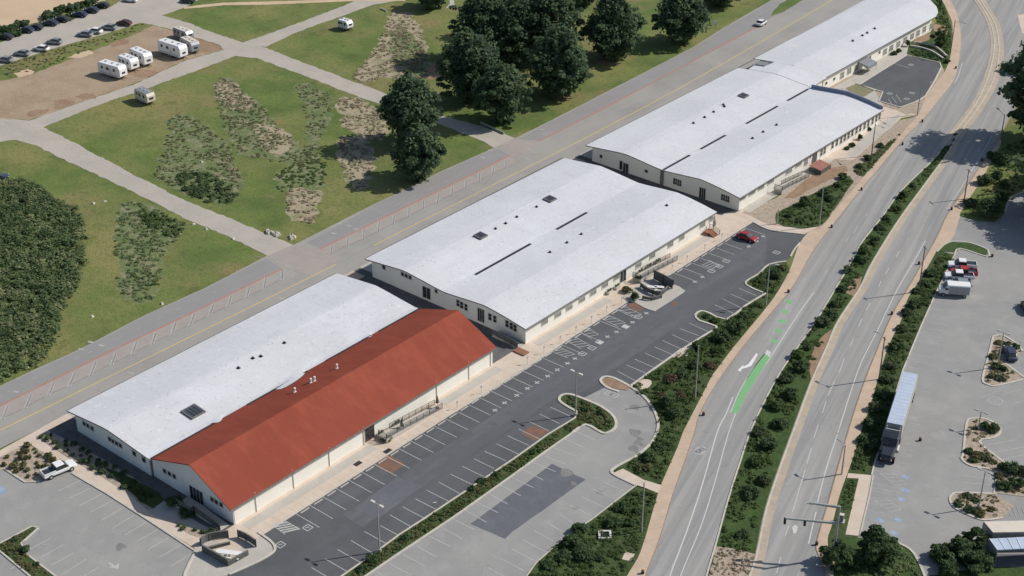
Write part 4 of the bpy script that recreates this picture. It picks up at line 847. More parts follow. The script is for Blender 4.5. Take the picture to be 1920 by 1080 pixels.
m.build('parapet', M('shade_blue_parapet', (.25, .28, .36), [((.32, .35, .42), 1, .45, .65, .6)], .85), b3)  # blue-grey of the shaded south side is painted into the parapet
skylight(b3, (1394, 180), 1.7, 1.8, low)
for q in ((1300, 231), (1321, 220), (1338, 210), (1358, 200), (1411, 258), (1431, 246), (1456, 233), (1356, 197)): vent(b3, q, low, .18, .16)
window(b3, (1127, 293), .7, .7, 'S', 135.2, panes=1); window(b3, (1165, 310), .9, 2.0, 'S', 135.2, kind='door', panes=1); window(b3, (1173, 315), 1.5, 2.2, 'S', 135.2, kind='door', panes=2)
window(b3, (1212, 321), .8, .6, 'S', 135.2, panes=1)
for q in ((1266, 340), (1274, 343), (1356, 370), (1364, 373)): window(b3, q, .95, 1.35, 'S', 135.2, panes=2)
window(b3, (1317, 363), 1.5, 2.6, 'S', 135.2, kind='door', panes=3)
for q in ((1392, 372), (1410, 362), (1427, 352), (1445, 341), (1479, 322), (1497, 309)): window(b3, q, 2.3, .7, 'E', .05, panes=3, glass=m_glass2)
window(b3, (1511, 304), 1.3, 1.4, 'E', .05, panes=2, glass=m_glass2); window(b3, (1519, 293), .7, .6, 'E', .05, panes=1)
window(b3, (1527, 296), 1.9, 2.4, 'E', .05, kind='door', panes=3)
for q in ((1540, 286), (1546, 282), (1561, 272), (1569, 267), (1577, 263), (1584, 258), (1591, 254), (1598, 249), (1606, 244), (1613, 240), (1621, 236), (1628, 231), (1636, 227), (1643, 222), (1649, 218)): window(b3, q, .8, 1.55, 'E', .05, panes=1)
low4 = interp([-40.6, -34, -31, -28.6, -26, -22, -19.2], [3.65, 4.25, 4.52, 4.7, 4.55, 4.22, 3.97])
# --- fourth shed, narrower and joined behind the third
b4 = empty('long_shed', (0, 0, 0), 0, 'far narrow shed with a white roof and rounded end beside the small dark car park', 'shed')
gable_walls(b4, m_wall, -38.0, -20.0, 203.0, 258.0, low4)
gable_walls(b4, m_wall, -35.5, -20.0, 196.0, 202.3, low)
roof('white_roof', [(194.8, -36.2, -18.7), (198, -36.6, -18.8)], low, m_roof, b4, nx=20, dz=.012)
roof('white_roof', [(202.5, -39.4, -19.2), (240, -39.9, -19.2), (259, -40.4, -19.1), (262.5, -40.4, -20.2), (265.5, -40.5, -22.2), (268.5, -40.5, -25.5), (270.5, -40.6, -29.5), (273, -40.6, -33), (290, -40.8, -36)], low4, m_roof, b4, nx=24)
roof('link_roof', [(198.02, -33.8, -18.9), (202.48, -33.6, -19.1)], low4, m_roof, b4, nx=10, dz=-.01)
MB().prism([(-38.5, 255), (-20.2, 255), (-20.2, 259.2), (-22, 263), (-26, 267.5), (-31, 270), (-38.5, 272)], .1, 3.55).build('end_wall', m_wall, b4)
gutter(b4, -19.12, 202.5, 259, 3.86); gutter(b4, -39.6, 202.5, 259, 3.66)
mm = MB().box((-35.4, 199.6, 2.4), (3.4, 3.2, 3.2)); mm.build('plant_box', m_cgrey, b4); MB().box((-35.4, 199.6, 4.1), (2.2, 2.4, .5), .2).build('fan_unit', m_metal, b4)
for q in ((1599, 76), (1617, 66), (1626, 61), (1640, 53)): vent(b4, q, low4, .25, .17)
for q in ((1746, 49), (1733, 55), (1721, 62), (1710, 68), (1697, 75), (1684, 83), (1671, 90), (1659, 97), (1606, 126), (1592, 133), (1579, 141)): window(b4, q, 1.8, 1.6, 'E', -20.0, panes=2, glass=m_glass2)
for q in ((1649, 98), (1631, 108), (1620, 115), (1564, 148), (1549, 156)): window(b4, q, .9, .7, 'E', -20.0, panes=1)
aw = empty('door_canopy', (-18.6, 221.8, 0), 0, 'dark grey canopy over the doorway of the far narrow shed', 'canopy')
MB().add([(-1.4, -2.2, 2.7), (1.6, -2.2, 2.1), (1.6, 2.2, 2.1), (-1.4, 2.2, 2.7), (-1.4, -2.2, 2.5), (1.6, -2.2, 1.3), (1.6, 2.2, 1.3), (-1.4, 2.2, 2.5)], [(0, 1, 2, 3), (7, 6, 5, 4), (0, 4, 5, 1), (1, 5, 6, 2), (2, 6, 7, 3), (3, 7, 4, 0)]).build('canopy_cloth', m_cgrey, aw)
for s_ in (-1, 1): o = MB().tube((1.5, s_ * 2.1, 0), (1.5, s_ * 2.1, 2.1), .05, .05, 6).build('post', m_metal, aw)

# ------------------------------------------------------------------ RAILINGS, RAMPS, ENCLOSURES
def rail_run(pts, h, parent, nm='railing', solid=False, z0=0.1, step=.16):
    m = MB()
    for a, b in zip(pts[:-1], pts[1:]):
        a = np.array(a, float); b = np.array(b, float); d = b - a; L_ = np.linalg.norm(d[:2]); n = max(1, int(L_ / 1.5))
        for k_ in range(n + 1): p = a + d * k_ / n; m.box((p[0], p[1], p[2] + h / 2), (.07, .07, h), math.atan2(d[1], d[0]))
        for zz in (h, h * .12): m.tube((a[0], a[1], a[2] + zz), (b[0], b[1], b[2] + zz), .035, .035, 5)
        if solid: m.add([(*a[:2], a[2] + h * .08), (*b[:2], b[2] + h * .08), (*b[:2], b[2] + h * .95), (*a[:2], a[2] + h * .95)], [(0, 1, 2, 3)])
        else:
            n = int(L_ / step)
            for k_ in range(n): p = a + d * (k_ + .5) / n; m.box((p[0], p[1], p[2] + h * .55), (.03, .03, h * .85))
    return m.build(nm, m_rail, parent)
def ramp(label, y0, y1, x0=.9, x1=2.7, h=.75):
    r_ = empty('access_ramp', (0, (y0 + y1) / 2, 0), 0, label, 'ramp'); r_.location = (0, 0, 0)
    m = MB(); m.add([(x0, y0, .09), (x1, y0, .09), (x1, y0 + 2.4, .09), (x0, y0 + 2.4, .09), (x0, y0, h), (x1, y0, h), (x1, y0 + 2.4, h), (x0, y0 + 2.4, h)], [(0, 3, 2, 1), (4, 5, 6, 7), (0, 1, 5, 4), (1, 2, 6, 5), (3, 0, 4, 7), (2, 3, 7, 6)])
    m.build('landing', m_conc, r_)
    m = MB(); a = y0 + 2.4; m.add([(x0, a, .09), (x1, a, .09), (x1, y1, .09), (x0, y1, .09), (x0, a, h), (x1, a, h)], [(4, 5, 2, 3), (0, 4, 3), (1, 2, 5)]); m.build('slope', m_conc, r_)
    rail_run([(x1, y0, h), (x1, a, h), (x1, y1, .1)], 1.05, r_); rail_run([(x0 + .1, a, h), (x0 + .1, y1, .1)], 1.0, r_)
    rail_run([(x0, y0, h), (x1, y0, h)], 1.05, r_)
    return r_
ramp('long railed ramp against the wall under the red roof', 29.5, 42.5, h=.9)
ramp('railed ramp against the middle of the second shed wall', 97.5, 109.5, h=.9)
ramp('grey railed ramp at the south end of the third shed wall', 147.5, 158.5, h=.9)
ramp('dark railed walkway beside the gable door under the red roof', .0, .01) if False else None
rp = empty('access_ramp', (0, 0, 0), 0, 'dark ramp running along the shaded gable wall under the red roof', 'ramp')
m = MB(); m.add([(-6.2, -2.0, .7), (-6.2, -.3, .7), (-.4, -.3, .12), (-.4, -2.0, .12), (-6.2, -2.0, .08), (-6.2, -.3, .08)], [(0, 3, 2, 1), (0, 4, 3), (5, 1, 2), (4, 0, 1, 5)]); m.build('slope', m_conc, rp)
MB().box((-8.0, -1.4, .4), (3.6, 2.4, .66)).build('landing', m_conc, rp)
rail_run([(-9.8, -2.6, .7), (-6.2, -2.6, .7), (-6.2, -2.05, .7), (-.4, -2.05, .12)], 1.1, rp, solid=True)
rq = empty('access_ramp', (0, 0, 0), 0, 'dark railed ramp in the shaded gap at the corner of the second shed', 'ramp')
m = MB(); m.add([(-6.0, 65.0, .6), (-6.0, 66.6, .6), (0, 66.6, .12), (0, 65.0, .12), (-6.0, 65.0, .07), (-6.0, 66.6, .07)], [(0, 3, 2, 1), (0, 4, 3), (5, 1, 2), (4, 0, 1, 5)]); m.build('slope', m_conc, rq)
rail_run([(-6.0, 64.9, .6), (0, 64.9, .12)], 1.05, rq, solid=True)
MB().box((1.3, 64.3, .2), (2.4, 1.5, .22)).build('deck', m_brick, rq)
st = empty('steps', (0, 0, 0), 0, 'wooden brown steps at the north corner of the second shed', 'steps')
for k_ in range(4): MB().box((1.6 + .35 * k_, 122.8, .62 - .16 * k_), (.36, 1.7, .16)).build('tread', m_brick, st)
MB().box((.9, 122.8, .4), (1.1, 1.9, .7)).build('landing', m_brick, st)
rail_run([(.4, 123.9, .7), (1.4, 123.9, .7), (2.9, 123.9, .1)], .95, st)
pc = empty('entrance_porch', (0, 0, 0), 0, 'red roofed entrance porch by the third shed door', 'porch')
p0 = W(1527, 316)
m = MB(); m.add([(1.1, p0[1] - 2.2, 1.5), (4.0, p0[1] - 2.2, 1.1), (4.0, p0[1] + 2.0, 1.1), (1.1, p0[1] + 2.0, 1.5), (1.1, p0[1] - 2.2, 1.38), (4.0, p0[1] - 2.2, .98), (4.0, p0[1] + 2.0, .98), (1.1, p0[1] + 2.0, 1.38)], [(0, 1, 2, 3), (7, 6, 5, 4), (0, 4, 5, 1), (1, 5, 6, 2), (2, 6, 7, 3), (3, 7, 4, 0)]); m.build('roof', M('porch_red', (.3, .13, .1), [((.38, .18, .14), 1, .45, .65, .6)], .8), pc)
rail_run([(4.0, p0[1] - 2.2, .08), (4.0, p0[1] + 2.0, .08)], 1.0, pc, solid=True); rail_run([(1.1, p0[1] - 2.2, .08), (4.0, p0[1] - 2.2, .08)], 1.0, pc, solid=True)

def panel(name, pts, h, label, mat=m_rail, cat='screen', z0=.07, th=.12):
    r_ = empty(name, (0, 0, 0), 0, label, cat); m = MB(); m.wallline(pts, th, z0 + .12, h); m.build('panel', mat, r_)
    for p in (pts[0], pts[len(pts) // 2], pts[-1]): MB().box((p[0], p[1], (h + z0) / 2 + .03), (.16, .16, h - z0 + .06)).build('post', m_blackm, r_)
    m = MB(); m.wallline(pts, th + .06, h + .005, h + .07); m.build('cap_rail', m_trim, r_); return r_
panel('screen_fence', smooth(WL([(377, 1024), (385, 1018), (398, 1013), (428, 1009)]), 3), 1.35, 'dark curved screen on the north side of the seating pen by the red roofed shed')
panel('screen_fence', smooth(WL([(447, 1008), (462, 1014), (480, 1026)]), 3), 1.35, 'dark straight screen by the kerb, right of the seating pen')
pen1 = empty('seating_pen', (0, 0, 0), 0, 'low dark walled seating pen at the corner below the red roofed shed', 'enclosure')
A_, B_, C_, D_ = W(380, 1035), W(428, 1062), W(466, 1041), W(432, 1022)
for a, b, h in ((A_, B_, 1.3), (B_, C_, .9), (A_, D_, .6)):
    m = MB(); m.wallline([a[:2], b[:2]], .16, .08, h); m.build('pen_wall', m_rail, pen1); m = MB(); m.wallline([a[:2], b[:2]], .26, h + .003, h + .08); m.build('cap_rail', m_trim, pen1)
m = MB(); m.poly([A_[:2], B_[:2], C_[:2], D_[:2]], .105); m.build('pen_floor', m_peach2, pen1)
def table(px, label, group=None):
    p = W(*px); t_ = empty('picnic_table', (p[0], p[1], .1), .5, label, 'table', group)
    MB().box((0, 0, .74), (1.8, .75, .06)).build('table_top', m_cwhite, t_)
    for s_ in (-1, 1): MB().box((0, s_ * .75, .44), (1.8, .28, .05)).build('bench', m_cwhite, t_)
    for s_ in (-1, 1): MB().box((s_ * .65, 0, .36), (.08, 1.4, .06)).box((s_ * .65, 0, .37), (.07, .5, .7)).build('leg', m_cwhite, t_)
    return t_
table((417, 1043), 'white table in the pen below the red roofed shed, nearest its west wall'); table((440, 1046), 'white table in the pen below the red roofed shed, nearest its south wall')
# second enclosure, island half way along the dark lot
pad = WL([(1168, 560), (1190, 568), (1208, 578), (1226, 584), (1233, 581), (1281, 550), (1281, 544), (1264, 535), (1238, 545), (1230, 520), (1205, 530), (1180, 548)])
tag(MB().prism(smooth(pad, 2, True), .05, .16).build('paved_island', m_conc), kind='structure')
panel('screen_fence', WL([(1226, 525), (1244, 534), (1260, 543)]), 2.1, 'tall dark screen on the paved island in the dark car park', z0=.16)
panel('screen_fence', WL([(1262, 536), (1250, 528), (1240, 524)]), 1.2, 'short screen behind the tall dark one on the paved island', z0=.16)
panel('screen_fence', smooth(WL([(1201, 540), (1212, 548), (1224, 554), (1238, 556), (1252, 546)]), 3), 1.1, 'low curved dark screen round the tables on the paved island', z0=.16)
panel('screen_fence', smooth(WL([(1205, 562), (1222, 565), (1240, 560)]), 3), .8, 'knee high dark screen at the edge of the paved island', z0=.16)
table((1222, 545), 'white table behind the low curved screen on the paved island'); table((1236, 545), 'white table beside the tall dark screen on the paved island')
bush('round_shrub', 'round dark shrub on the west end of the paved island', W(1192, 562), 1.1, 1.7, m_bush, per=80, size=.14)
bush('bare_shrub', 'brown twiggy shrub at the wall by the second shed door', W(1176, 548), 1.3, 1.3, m_tan, per=60, size=.12)
bush('bare_shrub', 'brown twiggy shrub below the south end of the red roof ramp', W(727, 826), 1.0, 1.0, m_tan, per=60, size=.12)
bush('door_shrub', 'dark shrub at the top of the ramp by the second shed wall', W(1197, 528), .9, 1.6, m_bush, per=60, size=.13)
pyr = MB().add([(-.9, -.7, 0), (.9, -.7, 0), (.9, .7, 0), (-.9, .7, 0), (0, 0, 2.0)], [(0, 1, 4), (1, 2, 4), (2, 3, 4), (3, 0, 4), (3, 2, 1, 0)])
for q, lb in (((735, 800), 'closed grey parasol at the south end of the ramp under the red roof'), ((812, 762), 'closed grey parasol at the north end of the ramp under the red roof')):
    p = W(*q); u = empty('parasol', (2.2 if q[0] < 800 else 2.0, p[1], .1), 0, lb, 'parasol')
    MB().tube((0, 0, 0), (0, 0, 2.4), .04, .03, 6).build('pole', m_metal, u); MB().tube((0, 0, 1.1), (0, 0, 2.5), .32, .06, 8).build('cover', m_rail, u); MB().tube((0, 0, 0), (0, 0, .12), .35, .3, 10).build('base', m_rail, u)
pl0 = None
for i, y in enumerate((30.4, 34.2, 90.8, 93.2, 100.6, 103.4, 106.2)):
    r_ = empty('wall_planter', (.55, y, .08), 0, ['first', 'second', 'third', 'fourth', 'fifth', 'sixth', 'seventh'][i] + ' pale planter box against the shed walls from the red roof end', 'planter', 'pale planter boxes against the shed walls')
    if pl0 is None: pl0 = (MB().box((0, 0, .3), (.6, 1.3, .55), 0, (1.1, 1.05)).build('box', m_trimw, r_), leaf_mesh('plant', m_bushl, [(0, -.3, .75), (0, .3, .75)], [.35, .35], 45, .1, 5, r_))
    else:
        for q in pl0: c = q.copy(); COL.objects.link(c); c.parent = r_
# wheel stops along the dark lot
ws = None; ys = [10.6 + 2.735 * k_ + 1.37 for k_ in range(-1, 29)] + [106.4 + 2.735 * k_ for k_ in range(9)]
for y in ys:
    if ws is None: ws = MB().add([(-.09, -.9, 0), (.09, -.9, 0), (.09, .9, 0), (-.09, .9, 0), (-.05, -.88, .12), (.05, -.88, .12), (.05, .88, .12), (-.05, .88, .12)], [(3, 2, 1, 0), (4, 5, 6, 7), (0, 1, 5, 4), (1, 2, 6, 5), (2, 3, 7, 6), (3, 0, 4, 7)]).build('wheel_stop', m_conc); o = ws
    else: o = ws.copy(); COL.objects.link(o)
    o.location = (5.45, y, .075); tag(o, 'grey concrete wheel stop at the head of a stall along the shed side walk', 'wheel stop', 'wheel stops along the shed side of the dark car park')
# little sign posts at the accessible stalls
sp = None
names = ['first', 'second', 'third', 'fourth', 'fifth', 'sixth', 'seventh', 'eighth', 'ninth', 'tenth', 'eleventh', 'twelfth', 'thirteenth', 'fourteenth', 'fifteenth', 'sixteenth', 'seventeenth', 'eighteenth', 'nineteenth', 'twentieth', 'twenty-first', 'twenty-second', 'twenty-third', 'twenty-fourth', 'twenty-fifth', 'twenty-sixth', 'twenty-seventh', 'twenty-eighth', 'twenty-ninth', 'thirtieth']
for i, y in enumerate((44, 50, 62, 66.5, 71, 75.5, 80, 84.5, 89, 105, 110, 116, 122)):
    s0 = empty('stall_sign', (4.6, y, .08), 0, names[i] + ' small stall sign along the dark car park kerb from the red roof end', 'sign', 'small signs along the kerb of the dark car park')
    if sp is None:
        a = MB().tube((0, 0, 0), (0, 0, 1.5), .03, .03, 5).build('post', m_galv, s0); b = MB().box((.04, 0, 1.35), (.03, .32, .45)).build('plate', m_galv, s0); sp = (a, b)
    else:
        for q in sp: c = q.copy(); COL.objects.link(c); c.parent = s0
# ------------------------------------------------------------------ POLES AND SIGNALS
def lot_lamp(base, top, label, heads=2, pale=True, arm=.55):
    p = W(*base); h = None
    zs = np.linspace(2, 16, 281); h = min(zs, key=lambda z: abs(projy((p[0], p[1], z)) - top[1]))
    r_ = empty('lamp_post', (p[0], p[1], .05), 0, label, 'lamp post', 'lamp posts of the car parks')
    MB().tube((0, 0, 0), (0, 0, h), .13, .08, 8).build('pole', m_woodg if pale else m_galv, r_); MB().tube((0, 0, 0), (0, 0, .6), .28, .28, 10).build('footing', m_conc, r_)
    for k_ in range(heads):
        s_ = -1 if k_ == 0 else 1
        hd = MB().box((s_ * (arm + .3), 0, h + .02), (.7, .34, .16)).tube((0, 0, h - .05), (s_ * arm, 0, h), .04, .04, 5).build('lamp_head', m_galv if not pale else m_trimw, r_)
        MB().box((s_ * (arm + .3), 0, h - .075), (.5, .24, .03)).build('lens', m_light, hd)
    return r_
def projy(v):
    d = np.array(v) - CAM; cy, sy = math.cos(YAW), math.sin(YAW); x = cy * d[0] + sy * d[1]; y = -sy * d[0] + cy * d[1]; z = d[2]
    c, s_ = math.cos(PITCH), math.sin(PITCH); dep = y * c - z * s_; up = y * s_ + z * c; return 540 - F_PX * up / dep
lot_lamp((712, 1035), (707, 945), 'tall double headed lamp post in the planted strip at the bottom edge')
lot_lamp((1079, 780), (1080, 699), 'double headed lamp post on the kerb tip between the dark and grey car parks')
def street_pole(base, top, label, arm=(2.5, 0, 0), wood=True, cross=0, name='street_lamp', cat='street lamp'):
    p = W(*base); zs = np.linspace(2, 18, 321); h = min(zs, key=lambda z: abs(projy((p[0], p[1], z)) - top[1]))
    r_ = empty(name, (p[0], p[1], .05), 0, label, cat, 'poles along the divided road')
    MB().tube((0, 0, 0), (0, 0, h), .14, .09, 8).build('pole', m_wood if wood else m_woodg, r_)
    if arm:
        a = Vector(arm); m = MB(); m.tube((0, 0, h - .5), tuple(Vector((0, 0, h - .1)) + a * .5), .05, .05, 6); m.tube(tuple(Vector((0, 0, h - .1)) + a * .5), tuple(Vector((0, 0, h)) + a), .05, .05, 6); m.build('arm', m_galv, r_)
        e_ = Vector((0, 0, h)) + a; hd = MB().box(tuple(e_), (.8, .3, .16), math.atan2(a.y, a.x)).build('lamp_head', m_galv, r_); MB().box((e_.x, e_.y, e_.z - .1), (.5, .22, .05), math.atan2(a.y, a.x)).build('lens', m_light, hd)
    if cross:
        MB().box((0, 0, h - .35), (cross, .1, .12), -.6).build('crossarm', m_wood, r_)
    return r_
for i, (b_, t_, lb, arm, wd, cr) in enumerate([
        ((1303, 750), (1303, 648), 'tall pale pole in the planting west of the green bike lane', None, False, 0),
        ((1203, 998), (1206, 905), 'pale pole among shrubs by the corner of the grey car park', None, False, 0),
        ((1436, 573), (1440, 495), 'pale pole in the shrubs beside the top of the dark car park', (1.2, .6, 0), False, 0),
        ((1536, 425), (1541, 350), 'pale pole in the planting bed below the yard of the third shed', None, False, 0),
        ((1457, 420), (1457, 393), 'short pale pole at the corner of the planting bed near the third shed', None, False, 0),
        ((1634, 292), (1639, 232), 'brown pole with a lamp arm outside the tall narrow windows', (2.4, -1.2, .2), True, 0),
        ((1720, 216), (1725, 148), 'pale lamp pole beside the small dark car park', (2.8, -1.0, .1), False, 0),
        ((1782, 100), (1786, 38), 'dark lamp pole with a long arm at the far bend of the road', (3.0, -.9, .1), True, 0),
        ((1808, 374), (1815, 318), 'dark wooden pole with a crossarm beside the dense bushes right of the road', None, True, 1.8),
        ((1722, 548), (1731, 462), 'leaning wooden pole by the parked white vehicles', None, True, 1.2),
        ((1648, 712), (1655, 632), 'wooden pole in the path above the long parked trailer', (-1.8, .4, .1), True, .9),
        ((1578, 890), (1583, 835), 'pale pole beside the right hand path below the parked lorry', (-1.4, .5, .1), False, 0),
        ((1876, 262), (1882, 215), 'dark lamp pole in front of the big tree at the right edge', (-2.4, 1.6, .2), True, 0)]):
    street_pole(b_, t_, lb, arm, wd, cr)
for b_, t_, lb in (((1870, 690), (1875, 624), 'grey lamp post on the upper soil island of the right hand car park'), ((1835, 952), (1844, 884), 'grey lamp post on the lowest soil island of the right hand car park'), ((1834, 805), (1837, 772), 'grey lamp post on the middle soil island of the right hand car park')):
    lot_lamp(b_, t_, lb, heads=2, pale=False)
# the traffic signal with two mast arms
p = W(1562, 1046); sg = empty('signal_mast', (p[0], p[1], .1), 0, 'grey mast with two long arms reaching over the right carriageway', 'traffic signal')
zs = np.linspace(5, 14, 361); hh = min(zs, key=lambda z: abs(projy((p[0], p[1], z)) - 952)); h1 = hh; h2 = hh - 2.6
MB().tube((0, 0, 0), (0, 0, h1 + .15), .24, .16, 10).build('pole', m_galv, sg)
for k_, (q, hz) in enumerate((((1518, 945), h1), ((1472, 974), h2 - .2))):
    e_ = W(*q, hz) - np.array((p[0], p[1], 0)); m = MB(); m.tube((0, 0, hz), (e_[0], e_[1], hz + .1), .24, .15, 8); ar = m.build('mast_arm', m_galv, sg)
    d = np.array([e_[0], e_[1]]); d /= np.linalg.norm(d)
    if k_ == 1:
        for t_ in (1.0, .62): sh = MB().box((e_[0] * t_, e_[1] * t_, hz - .35), (.34, .34, 1.0), math.atan2(d[1], d[0])).build('signal_head', m_blackm, ar)
    else: MB().box((e_[0] * .98, e_[1] * .98, hz + .05), (.9, .35, .18), math.atan2(d[1], d[0])).build('lamp_head', m_galv, ar)
MB().box((.3, 0, 2.6), (.3, .3, .8)).build('signal_head', m_blackm, sg)
cb = W(1576, 978); c_ = empty('signal_cabinet', (cb[0], cb[1], .08), .4, 'pale utility cabinet on the path beside the grey signal mast', 'cabinet')
MB().box((0, 0, .7), (.8, .6, 1.2)).build('cabinet_body', m_trimw, c_); MB().box((0, -.31, .7), (.7, .02, 1.05)).build('door', m_cgrey, c_); MB().box((0, 0, .05), (1.2, 1.0, .1)).build('plinth', m_conc, c_)
# bollards
bo = None
BOL = [(1531, 1022, 'right of the road just above the bottom corner bend'), (1205, 1076, 'on the left path at the bottom edge of the view'), (1319, 779, 'on the left path beside the lower end of the green lane'), (1478, 549, 'on the left path beside the green dashes'), (1559, 427, 'on the left path where the car park drive meets it'),
       (1615, 357, 'on the left path beside the planting bed of the third shed'), (1692, 272, 'on the left path just before the big tree shadow'), (1729, 229, 'on the left path right of the small car park lamp'), (1792, 129, 'on the left path at the bend above the small car park'), (1841, 302, 'on the right path just below the big tree shadow'),
       (1784, 394, 'on the right path at the car park driveway'), (1723, 496, 'on the right path left of the leaning wooden pole'), (1672, 590, 'on the right path between the leaning pole and the trailer'), (1860, 482, 'at the tip of the grass island by the white vehicles'), (1725, 827, 'alone on the asphalt right of the parked lorry')]
for x_, y_, lb in BOL:
    p = W(x_, y_); r_ = empty('bollard', (p[0], p[1], .09), 0, 'short dark bollard ' + lb, 'bollard', 'dark bollards')
    if bo is None: bo = (MB().tube((0, 0, 0), (0, 0, .55), .24, .22, 10).build('bollard_body', m_blackm, r_), MB().tube((0, 0, .55), (0, 0, .66), .22, .1, 10).build('cap', m_brick, r_))
    else:
        for q in bo: c = q.copy(); COL.objects.link(c); c.parent = r_
# drain grates / utility covers
for x_, y_, lb in ((671, 870, 'dark grate in the pale walk beside the red roofed shed, lower of two'), (730, 848, 'dark grate at the kerb beside the red roofed shed, upper of two')):
    p = W(x_, y_); o = MB().box((0, 0, 0), (.8, 1.3, .05)).build('drain_grate', m_blackm); o.location = (min(p[0], 4.2), p[1], .1); tag(o, lb, 'grate')
for x_, y_, lb in ((1134, 1006, 'pale square planter box in the shrubs below the grey car park'),):
    p = W(x_, y_); r_ = empty('utility_vault', (p[0], p[1], .14), .7, lb, 'planter'); m = MB()
    for s_ in (-1, 1): m.box((s_ * .8, 0, .15), (.3, 1.9, .3)).box((0, s_ * .8, .15), (1.3, .3, .3))
    m.build('rim', m_trimw, r_); MB().box((0, 0, .06), (1.3, 1.3, .08)).build('soil', m_cdark, r_)
sheet('bare_slab', [(1172, 1036), (1190, 1040), (1184, 1054), (1166, 1050)], .16, m_peach2)
# park furniture
p = W(1341, 52); s0 = empty('park_sign', (p[0], p[1], 0), .6, 'white upright board standing on the grass by the street', 'sign'); MB().box((0, 0, 1.3), (.9, .08, 1.3)).build('board', m_cwhite, s0); MB().tube((0, 0, 0), (0, 0, .7), .06, .06, 6).build('post', m_wood, s0)
a, b = W(902, 232), W(945, 252); r_ = empty('log_barrier', (0, 0, 0), 0, 'long pale log lying beside the park road under the cypresses', 'log'); MB().tube((a[0], a[1], .3), (b[0], b[1], .3), .26, .22, 10).build('log', m_woodg, r_)
for t_ in (.15, .85): q = a + (b - a) * t_; MB().box((q[0], q[1], .08), (.3, .5, .14)).build('block', m_wood, r_)
a, b = W(714, 17), W(725, 22); r_ = empty('log_barrier', (0, 0, 0), 0, 'short pale log on the grass near the far park road', 'log'); MB().tube((a[0], a[1], .2), (b[0], b[1], .2), .2, .18, 10).build('log', m_kerb, r_)
SL = ('in the scrub right of the lane', 'above the scrub island, right one', 'above the scrub island, left one', 'on the lower lane edge, near the corner', 'on the lower lane edge, farther from the corner', 'on the lawn strip beside the thicket', 'on the lawn near the street', 'at the foot of the thicket', 'on the lane edge by the rocks')
for i, (x_, y_) in enumerate(((378, 304), (197, 378), (175, 382), (387, 430), (363, 421), (173, 594), (304, 570), (50, 690), (437, 688 - 240))):
    p = W(x_, y_); o = leaf_mesh('stone', m_kerb, [(0, 0, .1)], [(.35, .28, .2)], 2, .2, i) if False else MB().add([(-.4, -.3, 0), (.4, -.25, 0), (.35, .3, 0), (-.3, .3, 0), (-.2, -.15, .3), (.2, -.1, .34), (.15, .15, .28), (-.15, .15, .3)], [(3, 2, 1, 0), (4, 5, 6, 7), (0, 1, 5, 4), (1, 2, 6, 5), (2, 3, 7, 6), (3, 0, 4, 7)]).build('stone', m_kerb)
    o.location = (p[0], p[1], 0); o.rotation_euler = (0, 0, i); tag(o, 'small pale stone ' + SL[i], 'stone', 'pale stones scattered in the park grass')
# boulders by the street corner
for i, (x_, y_, lb) in enumerate(((518, 441, 'left'), (548, 446, 'right'), (503, 437, 'far left'))):
    p = W(x_, y_); o = MB(); rr_ = random.Random(i)
    for k_ in range(5): o.box((rr_.uniform(-.7, .7), rr_.uniform(-.5, .5), .25), (.8, .6, .5), rr_.uniform(0, 3), (.7, .7))
    o = o.build('boulder', m_kerb); o.location = (p[0], p[1], 0); tag(o, 'pale rocks at the street corner of the park, ' + lb + ' pile', 'rocks')
# ------------------------------------------------------------------ VEHICLES
def loft(sections, caps=True):
    """sections: list of (x, [(y,z)...]) rings -> mesh"""
    m = MB(); n = len(sections[0][1])
    for x, ring in sections: m.v += [(x, y, z) for y, z in ring]
    for i in range(len(sections) - 1):
        for k_ in range(n): a = i * n + k_; b = i * n + (k_ + 1) % n; m.f.append((a, b, b + n, a + n))
    if caps: m.f.append(tuple(range(n))[::-1]); m.f.append(tuple(range((len(sections) - 1) * n, len(sections) * n)))
    return m
def ringb(w_, z0, z1, tw=None, ch=.12):
    tw = w_ if tw is None else tw; h = w_ / 2; t = tw / 2
    return [(-h + ch, z0), (h - ch, z0), (h, z0 + ch), (h, z1 - ch * 1.6), (t - ch, z1), (-t + ch, z1), (-h, z1 - ch * 1.6), (-h, z0 + ch)]
def wheels(root, xs, y, r_=.34, wd=.24):
    for x in xs:
        for s_ in (-1, 1):
            w_ = MB().tube((0, -wd / 2, 0), (0, wd / 2, 0), r_, r_, 14).build('wheel', m_rubber, root); w_.location = (x, s_ * y, r_)
            MB().tube((0, -wd / 2 - .01, 0), (0, wd / 2 + .01, 0), r_ * .55, r_ * .55, 10).build('rim', m_galv, w_)
